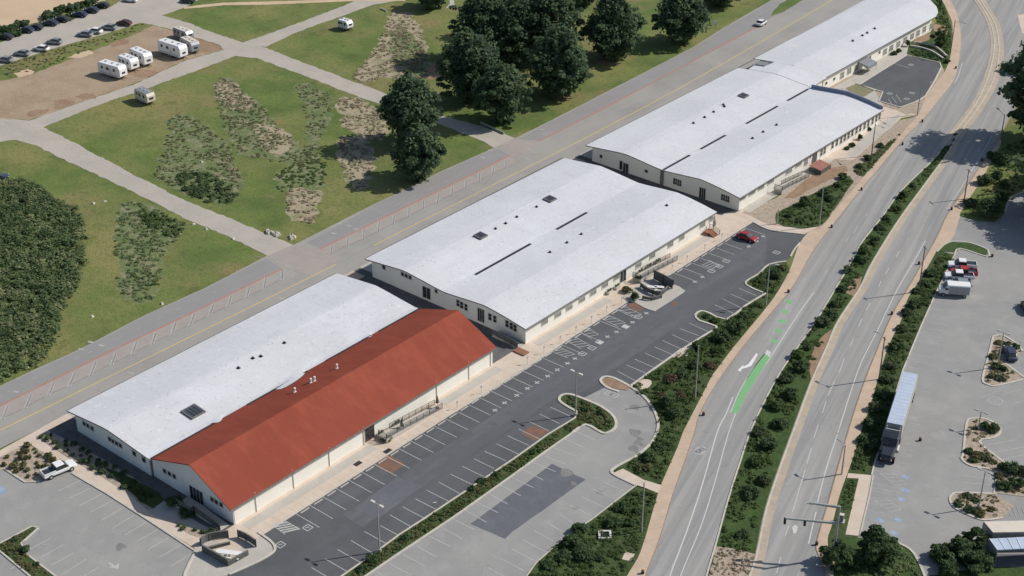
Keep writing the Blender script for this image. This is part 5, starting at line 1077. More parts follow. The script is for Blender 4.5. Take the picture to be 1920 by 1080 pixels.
def car(a, heading, label, paint, kind='car', L_=4.5, group=None, cat='car', name=None):
    r_ = empty(name or ('parked_' + kind), (a[0], a[1], .06), heading, label, cat, group); wd = 1.8; h = L_ / 2
    if kind == 'car':
        loft([(-h, ringb(1.5, .4, .8)), (-h + .25, ringb(wd, .3, .95)), (-h + 1.1, ringb(wd, .26, .98)), (.6, ringb(wd, .26, .95)), (h - .5, ringb(wd, .28, .85)), (h, ringb(1.5, .38, .66))]).build('body', paint, r_, .04, True)
        loft([(-h + .35, ringb(1.6, .9, .98, 1.4, .05)), (-h + 1.0, ringb(1.66, .9, 1.42, 1.3, .06)), (.25, ringb(1.66, .9, 1.45, 1.3, .06)), (1.05, ringb(1.62, .9, .97, 1.45, .05))]).build('window', m_glass, r_)
        loft([(-h + .95, ringb(1.3, 1.38, 1.47, 1.2, .04)), (.28, ringb(1.32, 1.4, 1.49, 1.22, .04))]).build('roof', paint, r_)
        wheels(r_, (-h + .85, h - .85), .82)
    elif kind == 'pickup':
        loft([(-h, ringb(1.85, .45, .98)), (-.4, ringb(1.9, .4, 1.0)), (h - 1.2, ringb(1.9, .4, 1.05)), (h - .15, ringb(1.85, .42, .95)), (h, ringb(1.6, .5, .8))]).build('body', paint, r_, .04)
        MB().box((-h + 1.0, 0, .99), (1.75, 1.5, .1)).build('cargo_bed', m_cdark, r_)
        m = MB()
        for s_ in (-1, 1): m.box((-h + 1.0, s_ * .86, 1.1), (1.95, .12, .26))
        m.box((-h + .06, 0, 1.1), (.1, 1.75, .26)); m.build('bed_side', paint, r_)
        loft([(-.75, ringb(1.75, 1.0, 1.2, 1.6, .05)), (-.6, ringb(1.75, 1.0, 1.72, 1.5, .06)), (.75, ringb(1.75, 1.0, 1.74, 1.5, .06)), (1.4, ringb(1.72, 1.0, 1.08, 1.6, .03))]).build('window', m_glass, r_)
        loft([(-.62, ringb(1.55, 1.62, 1.8, 1.45, .05)), (.72, ringb(1.55, 1.64, 1.8, 1.45, .05))]).build('roof', paint, r_)
        wheels(r_, (-h + 1.0, h - 1.0), .86, .4)
    for s_ in (-1, 1): MB().box((h - .06, s_ * .62, .68), (.12, .3, .14)).build('headlight', m_light, r_)
    return r_
def camper(a, b, wd, hh_, label, group, body=m_cwhite, roofm=None, stripe=True, z0=.55):
    a = np.array(a[:2]); b = np.array(b[:2]); c = (a + b) / 2; L_ = float(np.linalg.norm(b - a)); hd = math.atan2(b[1] - a[1], b[0] - a[0])
    r_ = empty('camper_trailer', (c[0], c[1], .03), hd, label, 'caravan', group); h = L_ / 2
    loft([(-h, ringb(wd - .1, z0 + .2, hh_ - .35)), (-h + .35, ringb(wd, z0, hh_)), (h - .5, ringb(wd, z0, hh_)), (h, ringb(wd - .1, z0 + .35, hh_ - .7))]).build('body', body, r_, .05)
    if roofm: MB().box((0, 0, hh_ + .015), (L_ - .8, wd - .4, .03)).build('roof', roofm, r_)
    for s_ in (-1, 1):
        for x, w_ in ((-h * .6, .7), (-h * .1, 1.0), (h * .5, .7)): MB().box((x, s_ * (wd / 2 + .005), z0 + (hh_ - z0) * .62), (w_, .03, .75)).build('window', m_glass, r_)
        if stripe: MB().box((0, s_ * (wd / 2 + .004), z0 + .45), (L_ * .8, .02, .14)).build('stripe', m_cgrey, r_)
    MB().box((h * .15, -(wd / 2 + .01), z0 + 1.0), (.65, .03, 1.8)).build('door', m_cbeige, r_)
    MB().box((-h - .005, 0, z0 + 1.35), (.03, .9, .5)).build('rear_window', m_glass, r_)
    MB().box((h - .02, 0, z0 + 1.15), (.1, 1.1, .5)).build('front_window', m_glass, r_)
    for x in (-h * .55, h * .05, h * .55): MB().box((x, .1, hh_ + .08), (.6, .5, .16)).build('roof_vent', m_galv, r_)
    MB().box((0, 0, z0 - .05), (L_ - .6, .9, .14)).tube((h - .4, .4, z0 - .05), (h + 1.0, 0, z0 - .05), .05, .05, 5).tube((h - .4, -.4, z0 - .05), (h + 1.0, 0, z0 - .05), .05, .05, 5).build('chassis', m_blackm, r_)
    wheels(r_, (-.45, .4), wd / 2 - .16, .36); return r_
CG = 'white caravans parked on the dirt lot'
def cen(a, b, s_=1.3):   # shift the ground edge line to the centre line of the vehicle
    a = np.array(a[:2]); b = np.array(b[:2]); d = (b - a) / np.linalg.norm(b - a); n = np.array([-d[1], d[0]]) * s_; return a + n, b + n
a, b = cen(W(185, 140), W(226, 152)); camper(a, b, 2.6, 3.4, 'long white caravan at the left end of the caravan group', CG)
a, b = cen(W(222, 127), W(247, 137)); camper(a, b, 2.6, 3.3, 'white caravan in the middle of the close group of three', CG)
a, b = cen(W(244, 115), W(272, 128)); camper(a, b, 2.6, 3.5, 'white caravan at the right of the close group of three', CG)
a, b = cen(W(297, 100), W(339, 114)); camper(a, b, 2.7, 3.6, 'long white caravan parked apart beside the cream topped one', CG)
a, b = cen(W(338, 92), W(360, 104)); camper(a, b, 2.6, 3.2, 'grey sided caravan with a cream roof at the right of the dirt lot', CG, m_cgrey, m_cbeige, False)
a, b = cen(W(324, 70), W(350, 80)); camper(a, b, 2.4, 2.7, 'dark caravan with a pale top at the far corner of the dirt lot', CG, m_cgrey, m_cbeige, False)
a, b = cen(W(253, 188), W(277, 200), 1.2); camper(a, b, 2.4, 3.0, 'lone grey and white caravan on the grass below the dirt lot', CG, m_cbeige, m_cgrey)
a, b = cen(W(633, 54), W(652, 60), 1.1); camper(a, b, 2.3, 2.7, 'small rounded white caravan alone on the far lawn', CG)
def hdg(p, q): return math.atan2(q[1] - p[1], q[0] - p[0])
pa, pb = W(78, 901), W(134, 878); car(((pa + pb) / 2)[:2] + (0, .5), hdg(pa, pb), 'white pickup with a dark bed parked in the corner of the south car park', m_cwhite, 'pickup', 5.4)
car(W(1401, 450)[:2] + (-.1, .0), 0.05, 'red car parked alone at the top of the dark car park', m_cred, L_=4.3, kind='car')
beach = [((233, 47), m_cmaroon, 'maroon car at the right end of the beach parking row'), ((205, 55), m_cgrey, 'grey car left of the maroon one in the beach parking row'), ((178, 62), m_cwhite, 'white car in the middle of the beach parking row'), ((160, 68), m_cgrey, 'grey car left of the middle white one in the beach row'),
         ((103, 82), m_cgrey, 'grey car between two white ones in the lower beach row'), ((78, 95), m_cwhite, 'white car in the lower part of the beach row'), ((42, 104), m_cgrey, 'grey car near the left end of the beach row'), ((10, 116), m_cgrey, 'grey car at the left edge of the beach row'),
         ((245, 3), m_cwhite, 'white car at the top edge by the beach road'), ((352, 5), m_cdark, 'dark car at the top edge beside the lawn')]
beach += [((11, 73), m_cdark, 'black car at the left end of the upper beach row'), ((50, 60), m_cblue, 'dark blue car, second in the upper beach row'), ((67, 55), m_cdark, 'black car right of the dark blue one in the upper beach row'), ((95, 47), m_cblue, 'dark blue car in the middle of the upper beach row'), ((116, 40), m_cdark, 'black car right of the middle of the upper beach row'), ((150, 31), m_cblue, 'dark blue car near the right of the upper beach row'), ((172, 23), m_cblue, 'dark blue car second from the right in the upper row'), ((192, 14), m_cdark, 'black car at the right end of the upper beach row')]
ang = hdg(W(60, 100), W(220, 42)) + 1.9
for q, pm, lb in beach: car(W(*q)[:2], ang, lb, pm, 'car', 4.3, 'cars along the beach road')
car(W(1427, 47)[:2], hdg(W(1416, 54), W(1438, 40)), 'small white car driving on the far end of the street', m_cwhite, 'car', 3.9, name='moving_car')
car(W(-2, 337)[:2], 1.0, 'dark blue car at the left edge above the dense thicket', m_cblue, 'car', 4.4)
RP = 'vehicles parked side by side in the right hand car park'
hd = hdg(W(1830, 498), W(1772, 494))
car(W(1803, 503), hd, 'white pickup with a dark bed, topmost of the vehicles by the grass island', m_cwhite, 'pickup', 5.4, RP)
car(W(1806, 517), hd, 'red pickup between the two white vehicles of the right hand car park', m_cred, 'pickup', 5.0, RP)
car(W(1797, 524), hd, 'white pickup just below the red one', m_cwhite, 'pickup', 5.4, RP)
car(W(1797, 537), hd, 'silver grey car above the white van', m_cgrey, 'car', 5.0, RP)
# box van
p = W(1788, 553); v = empty('box_van', (p[0], p[1], .09), hd, 'white van with grey sides, lowest of the vehicles by the grass island', 'van', RP)
loft([(-2.7, ringb(2.1, .5, 2.4)), (1.4, ringb(2.1, .5, 2.4)), (1.5, ringb(2.1, .5, 2.2)), (2.1, ringb(1.9, .5, 1.5)), (2.8, ringb(1.8, .5, 1.2))]).build('body', m_cwhite, v, .05)
for s_ in (-1, 1): MB().box((-.7, s_ * 1.06, 1.4), (3.7, .03, 1.55)).build('side_panel', m_cgrey, v); MB().box((1.55, s_ * 1.04, 1.6), (.6, .05, .45)).build('window', m_glass, v)
MB().add([(1.56, -.85, 2.2), (1.56, .85, 2.2), (2.16, .8, 1.54), (2.16, -.8, 1.54)], [(0, 3, 2, 1)]).build('windscreen', m_glass, v); wheels(v, (-1.8, 2.0), .93, .36)
for s_ in (-1, 1): MB().box((2.78, s_ * .65, .9), (.1, .3, .2)).build('headlight', m_light, v)
# long trailer and its tractor
rr_, ff = np.array((58.65, 96.15)), np.array((63.8, 81.05)); hd = math.atan2(*(ff - rr_)[::-1]); c = (rr_ + ff) / 2
tr = empty('lorry', (c[0], c[1], .09), hd, 'articulated lorry with a long pale blue trailer roof and a black cab', 'lorry')
loft([(-8.0, ringb(2.5, 1.15, 3.8, ch=.06)), (8.0, ringb(2.5, 1.15, 3.8, ch=.06))]).build('trailer', m_galv, tr)
MB().box((0, 0, 3.84), (15.9, 2.4, .06)).build('trailer_roof', m_trail, tr)
m = MB()
for k_ in range(16): m.box((-7.5 + k_, 0, 3.875), (.03, 2.3, .012))
m.build('roof_seam', m_galv, tr)
wheels(tr, (-6.6, -5.4), 1.1, .5, .4)
MB().box((-1, 0, .95), (13, 1.0, .3)).build('chassis', m_blackm, tr); MB().box((10.6, 0, .8), (7.4, 1.0, .3)).build('tractor_frame', m_blackm, tr)
loft([(8.7, ringb(2.3, 1.0, 3.2)), (9.6, ringb(2.4, 1.0, 3.5)), (11.0, ringb(2.3, 1.0, 3.1)), (11.7, ringb(2.2, 1.0, 2.0)), (13.9, ringb(1.7, .8, 1.8)), (14.2, ringb(1.5, .8, 1.4))]).build('cab', m_cdark, tr, .05)
MB().add([(11.08, -.95, 2.95), (11.08, .95, 2.95), (11.74, .95, 2.1), (11.74, -.95, 2.1)], [(0, 3, 2, 1)]).build('windscreen', m_glass, tr)
MB().box((9.0, 0, 3.3), (.2, 2.2, .25)).box((8.2, 0, 2.4), (.15, 2.0, .1)).build('deflector', m_galv, tr)
for s_ in (-1, 1): MB().tube((8.5, s_ * 1.0, .9), (8.5, s_ * 1.0, 3.6), .09, .09, 8).build('exhaust', m_galv, tr); MB().box((14.1, s_ * .7, 1.1), (.12, .3, .25)).build('headlight', m_light, tr); MB().tube((9.3, s_ * 1.15, .75), (10.9, s_ * 1.15, .75), .32, .32, 10).build('fuel_tank', m_galv, tr)
wheels(tr, (7.2, 8.4, 13.0), 1.05, .5, .4)
car(W(1893, 668)[:2], 2.2, 'dark blue car with a grey back half parked beyond the upper soil island', m_cblue, 'car', 4.6)
car(W(1926, 582)[:2], 2.2, 'black car at the right edge above the upper soil island', m_cdark, 'car', 4.6)
# market shelters in the corner
sh = empty('shelter', (0, 0, 0), 0, 'shelter with a pale cream flat roof in the bottom right corner', 'shelter')
P = [W(1845, 978, 3.2), W(1990, 974, 3.2), W(1990, 996, 3.2), W(1862, 998, 3.2)]
MB().prism([p[:2] for p in P], 3.05, 3.2).build('roof', m_cbeige, sh)
for p in P: MB().box((p[0], p[1], 1.5), (.15, .15, 3.0)).build('post', m_metal, sh)
m = MB(); m.wallline([p[:2] for p in (P[0], P[3])], .12, .1, 3.0); m.wallline([P[3][:2], P[2][:2]], .12, .1, 3.0); m.build('wall', m_metal, sh)
sh = empty('shelter', (0, 0, 0), 0, 'shelter with a ribbed pale blue roof in the bottom right corner', 'shelter')
P = [W(1855, 1010, 3.0), W(1990, 1003, 3.0), W(1990, 1025, 3.0), W(1870, 1031, 3.0)]
MB().prism([p[:2] for p in P], 2.85, 3.0).build('roof', m_trail, sh)
m = MB()
for k_ in range(9): t_ = k_ / 8; m.wallline([(P[0] + (P[1] - P[0]) * t_)[:2], (P[3] + (P[2] - P[3]) * t_)[:2]], .06, 3.0, 3.06)
m.build('roof_rib', m_cwhite, sh)
for p in P: MB().box((p[0], p[1], 1.4), (.15, .15, 2.8)).build('post', m_metal, sh)
m = MB(); m.wallline([p[:2] for p in (P[0], P[3])], .12, .1, 2.8); m.build('wall', m_metal, sh)
tag(struct('shelter_paving', WL([(1840, 1040), (1990, 1040), (1990, 1062), (1840, 1064)]), .12, m_dark2), kind='structure')
# ------------------------------------------------------------------ VEGETATION
CYP = [  # base px, crown radius m, height m, label
    ((770, 268), 6.3, 15.5, 'upper of the two dark trees standing alone by the park road'),
    ((784, 335), 5.1, 11.5, 'lower of the two dark trees standing alone by the street edge'),
    ((880, 188), 7.0, 16.0, 'big cypress at the front left of the grove, nearest the park road bend'),
    ((905, 112), 7.4, 18.0, 'cypress with a ragged left edge at the back left of the grove'),
    ((942, 228), 5.9, 13.5, 'lowest cypress at the front of the grove beside the pale log'),
    ((1048, 180), 7.2, 16.5, 'cypress over bare orange soil at the front right of the grove'),
    ((1030, 112), 7.8, 19.0, 'cypress at the back right of the grove behind the bare orange soil'),
    ((968, 122), 6.8, 17.0, 'cypress at the back centre of the grove'),
    ((975, 62), 6.8, 16.0, 'farthest cypress of the grove, cut by the top edge'),
    ((1148, 110), 7.2, 16.0, 'lone wide cypress right of the grove over bare soil'),
    ((1275, 80), 6.6, 13.0, 'wide cypress standing alone closer to the street bend'),
    ((1345, 10), 5.5, 9.0, 'cypress at the top edge above the white board'),
    ((812, 14), 4.6, 8.0, 'dark tree at the top edge left of the grove'),
    ((1092, 10), 4.2, 8.0, 'small tree at the top edge between two cypresses')]
CPROFS = [[(0, .2), (.15, .5), (.38, .92), (.58, 1), (.8, .7), (1, .2)], [(0, .25), (.15, .6), (.35, 1), (.6, .9), (.82, .6), (1, .25)], [(0, .15), (.2, .55), (.5, 1), (.75, .85), (1, .3)], [(0, .25), (.12, .55), (.3, .95), (.5, 1), (.75, .7), (1, .15)]]
CPROF = [(0, .42), (.12, .72), (.35, 1), (.6, .98), (.8, .8), (1, .42)]
for i, (q, rd, h, lb) in enumerate(CYP):
    tree('cypress_tree', lb, W(*q), rd * .96, h, m_cyp, 'cypress trees in the park', blobs=170 if h > 12 else 120, per=85, size=.36, low=.04, prof=CPROFS[i % 4], tall=2.1)
tree('cypress_tree', 'very large dark tree at the right edge beyond the road', W(1942, 262), 8.6, 24, m_cyp, None, blobs=110, per=160, size=.45, low=.12, prof=CPROF)
tree('cypress_tree', 'dark tree top at the right edge above the very large one', W(1932, 132), 3.6, 7, m_cyp, None, blobs=30, per=120, size=.36)
# trees just outside the view on the right whose shade falls on the road and drive
for q, rd, h, lb in (((1975, 400), 8.0, 13, 'nearest the hillside'), ((2010, 440), 7.5, 13, 'lowest of three'), ((1995, 345), 6.5, 12, 'highest of three')):
    tree('cypress_tree', 'large tree shading the driveway at the right edge, ' + lb, W(*q), rd, h, m_cyp, 'trees beyond the right edge of the view', blobs=50, per=120, size=.5, low=.15)
for q, rd, h in (((2010, 570), 4.0, 8), ):
    tree('cypress_tree', 'tree shading the right hand car park from beyond the edge', W(*q), rd, h, m_cyp, 'trees beyond the right edge of the view', blobs=28, per=80, size=.4, low=.3)
tree('round_tree', 'big round dark tree on the mound at the bottom', W(1643, 1050), 2.9, 4.6, m_bush, None, blobs=44, per=150, size=.26, low=.06, prof=[(0, .75), (.3, 1), (.6, .92), (.85, .6), (1, .25)])
tree('round_tree', 'smaller dark tree around the foot of the signal mast', W(1572, 1062), 2.6, 3.8, m_bush, None, blobs=30, per=120, size=.24, low=.05, prof=[(0, .8), (.3, 1), (.6, .92), (.85, .6), (1, .25)])
tree('round_tree', 'dark tree with a hexagonal outline beside the far shed end', W(1762, 86), 1.9, 4.3, m_bush, None, blobs=26, per=110, size=.3, low=.1)
tree('slender_tree', 'tiny dark tree at the top bend of the left path', W(1763, 12), .5, 2.2, m_bush, None, blobs=8, per=50, size=.2)
for q, rd, h, lb in (((1762, 1050), 2.0, 2.0, 'dark tree at the left of the clump by the shelters'), ((1800, 1040), 2.3, 2.6, 'dark tree at the centre of the clump by the shelters'), ((1828, 1030), 1.9, 3.6, 'tallest dark tree of the clump next to the cream roofed shelter'), ((1830, 1066), 2.5, 2.6, 'dark tree at the bottom right of the clump by the shelters'), ((1775, 1075), 1.8, 1.8, 'low dark tree at the bottom left of the clump by the shelters')):
    tree('clump_tree', lb, W(*q), rd, h, m_bush, 'dark trees by the shelters', blobs=26, per=110, size=.24, low=.06)
# road median
ordn = names
MED = [(1408, 930, 1.7, 1.5), (1432, 905, 1.3, 1.2), (1392, 1005, 1.2, .9), (1420, 870, 1.5, 1.5), (1440, 840, 1.7, 1.8), (1425, 815, 1.5, 1.2), (1462, 800, 1.6, 1.5), (1455, 765, 1.6, 1.6), (1484, 745, 1.7, 1.9), (1475, 715, 1.5, 1.5), (1500, 695, 1.6, 1.8), (1492, 672, 1.3, 1.7), (1512, 655, 1.0, .9), (1540, 610, 1.6, 2.1), (1558, 598, 1.5, 1.8), (1568, 575, 1.3, 1.2), (1580, 545, 1.2, 1.0), (1590, 510, 1.2, 1.2),
       (1612, 492, 1.5, 1.5), (1618, 475, 1.3, 1.7), (1640, 455, 1.4, 1.3), (1650, 430, 1.1, 1.0), (1663, 412, 1.0, 1.0), (1680, 395, 1.2, 1.2), (1693, 372, 1.2, 1.7), (1712, 350, .9, .8)]
for i, (x_, y_, rd, h) in enumerate(MED):
    bush('median_shrub', names[i] + ' dark shrub from the bottom in the planted median', W(x_, y_), rd * .92, h, (m_bush, m_bushl, m_bush, m_cover)[i % 4], 'shrubs in the median', per=70, size=.17)
cover('median_plants', 'low green plants filling the road median', None, 1.5, (.25, .6), m_cover, 16, .15, 3, .08, world=[p for p in offset(SE_, .35)[8:61]] + [p for p in offset(EW_, -.9)[8:61]][::-1], gaps=.45)
cover('median_grass', 'dry low growth in the narrow end of the median', [(1725, 335), (1786, 262), (1790, 250), (1796, 252), (1778, 285), (1735, 340)], 2.2, (.2, .4), m_cover, 12, .14, 4, .08)
# planting between car parks and the left path
PL1 = [(1478, 505), (1444, 500), (1426, 516), (1404, 531), (1440, 551), (1400, 577), (1364, 603), (1345, 615), (1272, 666), (1186, 728), (1212, 745), (1231, 768), (1238, 792), (1236, 815), (1224, 836), (1198, 858), (1172, 872), (1207, 898), (1238, 902), (1268, 838), (1279, 808), (1333, 703), (1369, 655), (1438, 572)]
PL2 = [(1192, 918), (1228, 928), (1222, 952), (1197, 1033), (1170, 1080), (1160, 1110), (975, 1110), (1008, 1061), (1062, 1012), (1112, 978)]
cover('bank_plants', 'dense green plants between the car parks and the left path', PL1, 1.9, (.3, .7), m_cover, 16, .15, 5, .13, gaps=.15)
cover('bank_plants', 'green plants and shrubs below the grey car park', PL2, 2.0, (.25, .65), m_cover, 16, .14, 6, .13, gaps=.1)
B1L = [(1378, 620, 2.2, 2.6), (1355, 640, 1.8, 2.0), (1345, 662, 1.3, 1.2), (1330, 690, 1.2, 1.0), (1302, 690, 1.5, 1.5), (1280, 705, 1.4, 1.2), (1258, 715, 1.3, 1.1), (1240, 730, 1.1, .8), (1250, 762, 1.8, 2.3), (1262, 782, 1.6, 1.8), (1240, 745, 1.0, .8), (1275, 745, 1.1, .8), (1310, 655, 1.4, 1.4), (1218, 862, 1.3, 1.4), (1208, 880, 1.2, 1.1), (1236, 840, 1.0, .8), (1395, 597, 1.3, 1.2), (1424, 528, 1.1, 1.0), (1452, 520, 1.4, 1.6), (1466, 505, 1.0, 1.0), (1440, 535, .9, .9), (1325, 595, .8, .5), (1340, 603, 1.0, .8)]
for i, (x_, y_, rd, h) in enumerate(B1L):
    bush('bank_shrub', names[i] + ' shrub counted on the bank between the dark car park and left path', W(x_, y_), rd, h, m_russet if (x_, y_) in ((1330, 690), (1258, 715), (1275, 745), (1240, 745)) else (m_bushl, m_bush, m_cover, m_bush, m_tan)[i % 5] if h < 1.5 else m_bush, 'shrubs on the bank beside the left path', per=70, size=.17)
    bpy.data.objects
B2L = [(1165, 955, 1.2, 1.3), (1150, 985, 1.5, 1.4), (1178, 985, 1.0, 1.0), (1085, 1000, 1.6, 1.6), (1068, 1025, 1.7, 1.9), (1095, 1045, 1.8, 1.6), (1060, 1050, 1.5, 1.3), (1125, 1050, 1.0, .8), (1195, 962, .9, .9), (1030, 1065, 1.3, 1.0)]
for i, (x_, y_, rd, h) in enumerate(B2L):
    bush('bank_shrub', names[i] + ' shrub from the top in the planting below the grey car park', W(x_, y_), rd, h, m_bush, 'shrubs below the grey car park', per=70, size=.16)
# strip between the dark and the grey lot
ST = [(1056, 752), (1070, 744), (1092, 752), (1130, 770), (1148, 788), (1148, 802), (1130, 807), (1098, 792), (1070, 812), (960, 888), (850, 966), (752, 1031), (650, 1100), (625, 1100), (692, 1051), (752, 1008), (870, 929), (966, 866), (1030, 820), (1084, 788), (1087, 773)]
cover('strip_plants', 'olive green plants in the strip between the dark and grey car parks', ST, 2.6, (.2, .45), m_tan, 13, .13, 7, .13, gaps=.12)
cover('strip_plants', 'dark green plants mixed into the strip between the dark and grey car parks', ST, 1.6, (.2, .5), m_cover, 14, .13, 8, .13, gaps=.25)
for i, (x_, y_, rd, h) in enumerate([(701, 1052, 1.1, 1.3), (884, 918, .7, .9), (1000, 850, .6, .8), (930, 893, .7, .8), (1124, 776, .6, .9), (1095, 772, .7, 1.0), (1140, 795, .7, .5), (760, 1012, .7, .8), (680, 1070, .9, .8), (905, 905, .9, .7), (1105, 785, .7, .5)]):
    bush('strip_shrub', names[i] + ' small dark shrub counted in the strip beside the dark car park', W(x_, y_), rd, h, m_bush, 'small shrubs in the strip beside the dark car park', per=60, size=.13)
# bottom left island
cover('island_plants', 'olive plants on the island in the corner of the south car park', [(66, 993), (30, 1008), (2, 1022), (-10, 1024), (58, 1080), (105, 1086), (46, 1040), (38, 1020)], 3.0, (.2, .4), m_tan, 14, .13, 9, .13)
for i, (x_, y_, lb) in enumerate(((45, 1036, 'dark shrub at the bend of the corner island'), (25, 1016, 'small dark shrub at the top of the corner island'), (68, 1060, 'small shrub low on the corner island'))):
    bush('island_shrub', lb, W(x_, y_), (.9, .6, .6)[i], (1.3, .6, .5)[i], m_bush, per=60, size=.13)
# tufts in the gravel beds: one prototype copied
def tufts(name, label, group, px, n, rr, seed, mat=m_tan):
    poly = WL(px); pts = scatter(poly, 3, seed)
    out = []
    for p in pts:
        if len(out) >= n: break
        if all((p[0] - q[0]) ** 2 + (p[1] - q[1]) ** 2 > 1.0 for q in out): out.append(p)
    r = random.Random(seed); proto = None
    for p in out:
        if proto is None: proto = o = leaf_mesh(name, mat, [(0, 0, .15), (.12, .08, .25), (-.1, -.1, .22)], [.42, .32, .3], 34, .11, seed)
        else: o = proto.copy(); COL.objects.link(o)
        k_ = r.uniform(*rr); o.location = (p[0], p[1], .09); o.scale = (k_, k_, k_ * r.uniform(.8, 1.2)); o.rotation_euler = (0, 0, r.uniform(0, 6)); tag(o, label, 'shrub', group)
tufts('tufted_shrub', 'small olive tuft growing in the pale gravel bed beside the pickup', 'tufts in the gravel bed beside the pickup', [(-20, 866), (52, 837), (93, 858), (120, 880), (98, 890), (70, 899), (48, 899), (10, 876), (-20, 885)], 46, (.7, 1.7), 21)
tufts('tufted_shrub', 'small dark tuft in the gravel bed along the shaded gable walls', 'tufts in the bed along the shaded gables', [(74, 819), (92, 812), (150, 840), (205, 870), (258, 905), (290, 935), (270, 945), (225, 910), (130, 855)], 60, (.7, 1.5), 22, m_bush)
tufts('tufted_shrub', 'small dark tuft in the bed beside the seating pen', 'tufts in the bed beside the seating pen', [(325, 978), (362, 990), (402, 1000), (397, 1006), (370, 1006), (345, 996)], 12, (.8, 1.6), 23, m_bush)
bush('gable_shrub', 'dark shrub against the shaded gable between the two roof halves', W(330, 950), 1.6, 1.6, m_bush, per=70, size=.16)
bush('gable_shrub', 'dark shrub below the gable door under the red roof', W(352, 965), 1.4, 1.2, m_bush, per=70, size=.16)
cover('rock_plants', 'pale stones and dry growth at the bottom of the median', [(1330, 1078), (1345, 1030), (1380, 1034), (1414, 1044), (1405, 1078)], 3.0, (.15, .35), m_dry, 8, .12, 24, .1, cat='ground cover')
# right strip
STR_ = [(1605, 850), (1622, 800), (1640, 755), (1655, 695), (1676, 640), (1697, 605), (1710, 565), (1725, 540), (1745, 502), (1765, 478), (1790, 480), (1750, 556), (1724, 612), (1702, 665), (1688, 697), (1660, 790), (1638, 860), (1612, 880), (1600, 880)]
cover('verge_plants', 'dense green plants between the right path and the right hand car park', STR_, 2.0, (.3, .65), m_cover, 16, .15, 25, .08, gaps=.1)
RS = [(1700, 590, 1.2, 1.2), (1712, 575, 1.2, 1.2), (1745, 515, 1.3, 1.3), (1735, 535, 1.2, 1.0), (1690, 620, 1.1, 1.1), (1680, 655, 1.5, 1.4), (1672, 690, 1.3, 1.1), (1665, 715, 1.4, 1.1), (1655, 745, 1.4, 1.2), (1640, 770, 1.4, 1.6), (1632, 800, 1.5, 1.8), (1622, 830, 1.4, 1.4), (1640, 840, 1.3, 1.5), (1718, 548, 1.0, .8)]
for i, (x_, y_, rd, h) in enumerate(RS):
    bush('verge_shrub', names[i] + ' shrub counted down between the right path and the lorry', W(x_, y_), rd, h, m_bush if i % 3 else m_bushl, 'shrubs between the right path and car park', per=70, size=.17)
for i, (x_, y_, rd, h, lb) in enumerate([(1862, 300, 1.8, 2.0, 'shrub at the top left of the clump right of the road'), (1880, 308, 1.7, 2.2, 'shrub at the top right of the clump right of the road'), (1845, 345, 2.0, 2.2, 'broad shrub on the left of the clump right of the road'), (1868, 335, 1.5, 1.8, 'shrub in the middle of the clump right of the road'), (1820, 385, 1.6, 1.6, 'light shrub beside the dark wooden pole'), (1856, 405, 3.0, 4.2, 'very dark dense tree mass above the driveway'), (1882, 352, 1.2, 1.6, 'small shrub at the right of the clump by the hillside'), (1878, 375, 1.2, 1.6, 'small shrub just above the driveway edge')]):
    bush('roadside_shrub', lb, W(x_, y_), rd, h, m_bushl if i == 4 else m_bush, 'shrubs in the clump right of the road', per=90, size=.19)
cover('hill_plants', 'mixed green growth on the little hill right of the road', [(1815, 395), (1850, 345), (1865, 300), (1885, 275), (1990, 240), (1990, 330), (1900, 362), (1885, 378), (1860, 400)], 1.1, (.25, .5), m_cover, 13, .15, 26, .1, gaps=.3)
cover('grass_tufts', 'rough grass on the mound at the bottom right', [(1575, 1100), (1590, 1040), (1640, 1030), (1690, 1030), (1712, 1052), (1728, 1085)], 2.6, (.2, .45), m_scrubd, 12, .13, 27, .1, gaps=.1)
cover('path_plants', 'green plants between the right path and the pale L shaped walk', [(1592, 900), (1606, 900), (1596, 960), (1582, 960), (1580, 940)], 2.6, (.2, .5), m_cover, 14, .13, 28, .08)
cover('path_plants', 'green plants in the plot above the L shaped walk', [(1594, 850), (1632, 858), (1630, 885), (1592, 884)], 1.4, (.2, .4), m_cover, 12, .12, 29, .08)
# soil islands of the right lot
isl = [(1872, 645, .8, .7), (1890, 650, 1.1, .9), (1905, 652, .9, .8), (1862, 672, .9, .8), (1868, 690, 1.1, 1.0), (1880, 695, .9, .9), (1858, 708, .9, .7), (1875, 712, 1.0, .8), (1845, 803, 1.1, 1.3), (1862, 808, 1.2, 1.4), (1828, 805, .5, .5), (1815, 848, .9, .8), (1835, 858, 1.1, .9), (1848, 862, .9, .8), (1824, 866, .8, .6), (1862, 868, .7, .5), (1880, 880, 1.1, 1.2), (1898, 885, 1.6, 2.0), (1915, 890, 1.3, 1.5), (1905, 912, 1.6, 1.7), (1880, 915, 1.3, 1.2), (1872, 895, .8, .7), (1798, 948, .9, .8), (1818, 960, 1.0, .9), (1835, 965, 1.1, 1.0), (1812, 932, .9, .5), (1828, 940, .8, .5), (1858, 958, .7, .5)]
for i, (x_, y_, rd, h) in enumerate(isl):
    bush('island_shrub', names[i] + ' shrub counted down the soil islands of the right hand car park', W(x_, y_), rd, h, (m_tan, m_bush, m_bushl)[(i * 2) % 3] if h < 1.2 else m_bush, 'shrubs on the soil islands of the right hand car park', per=60, size=.14)
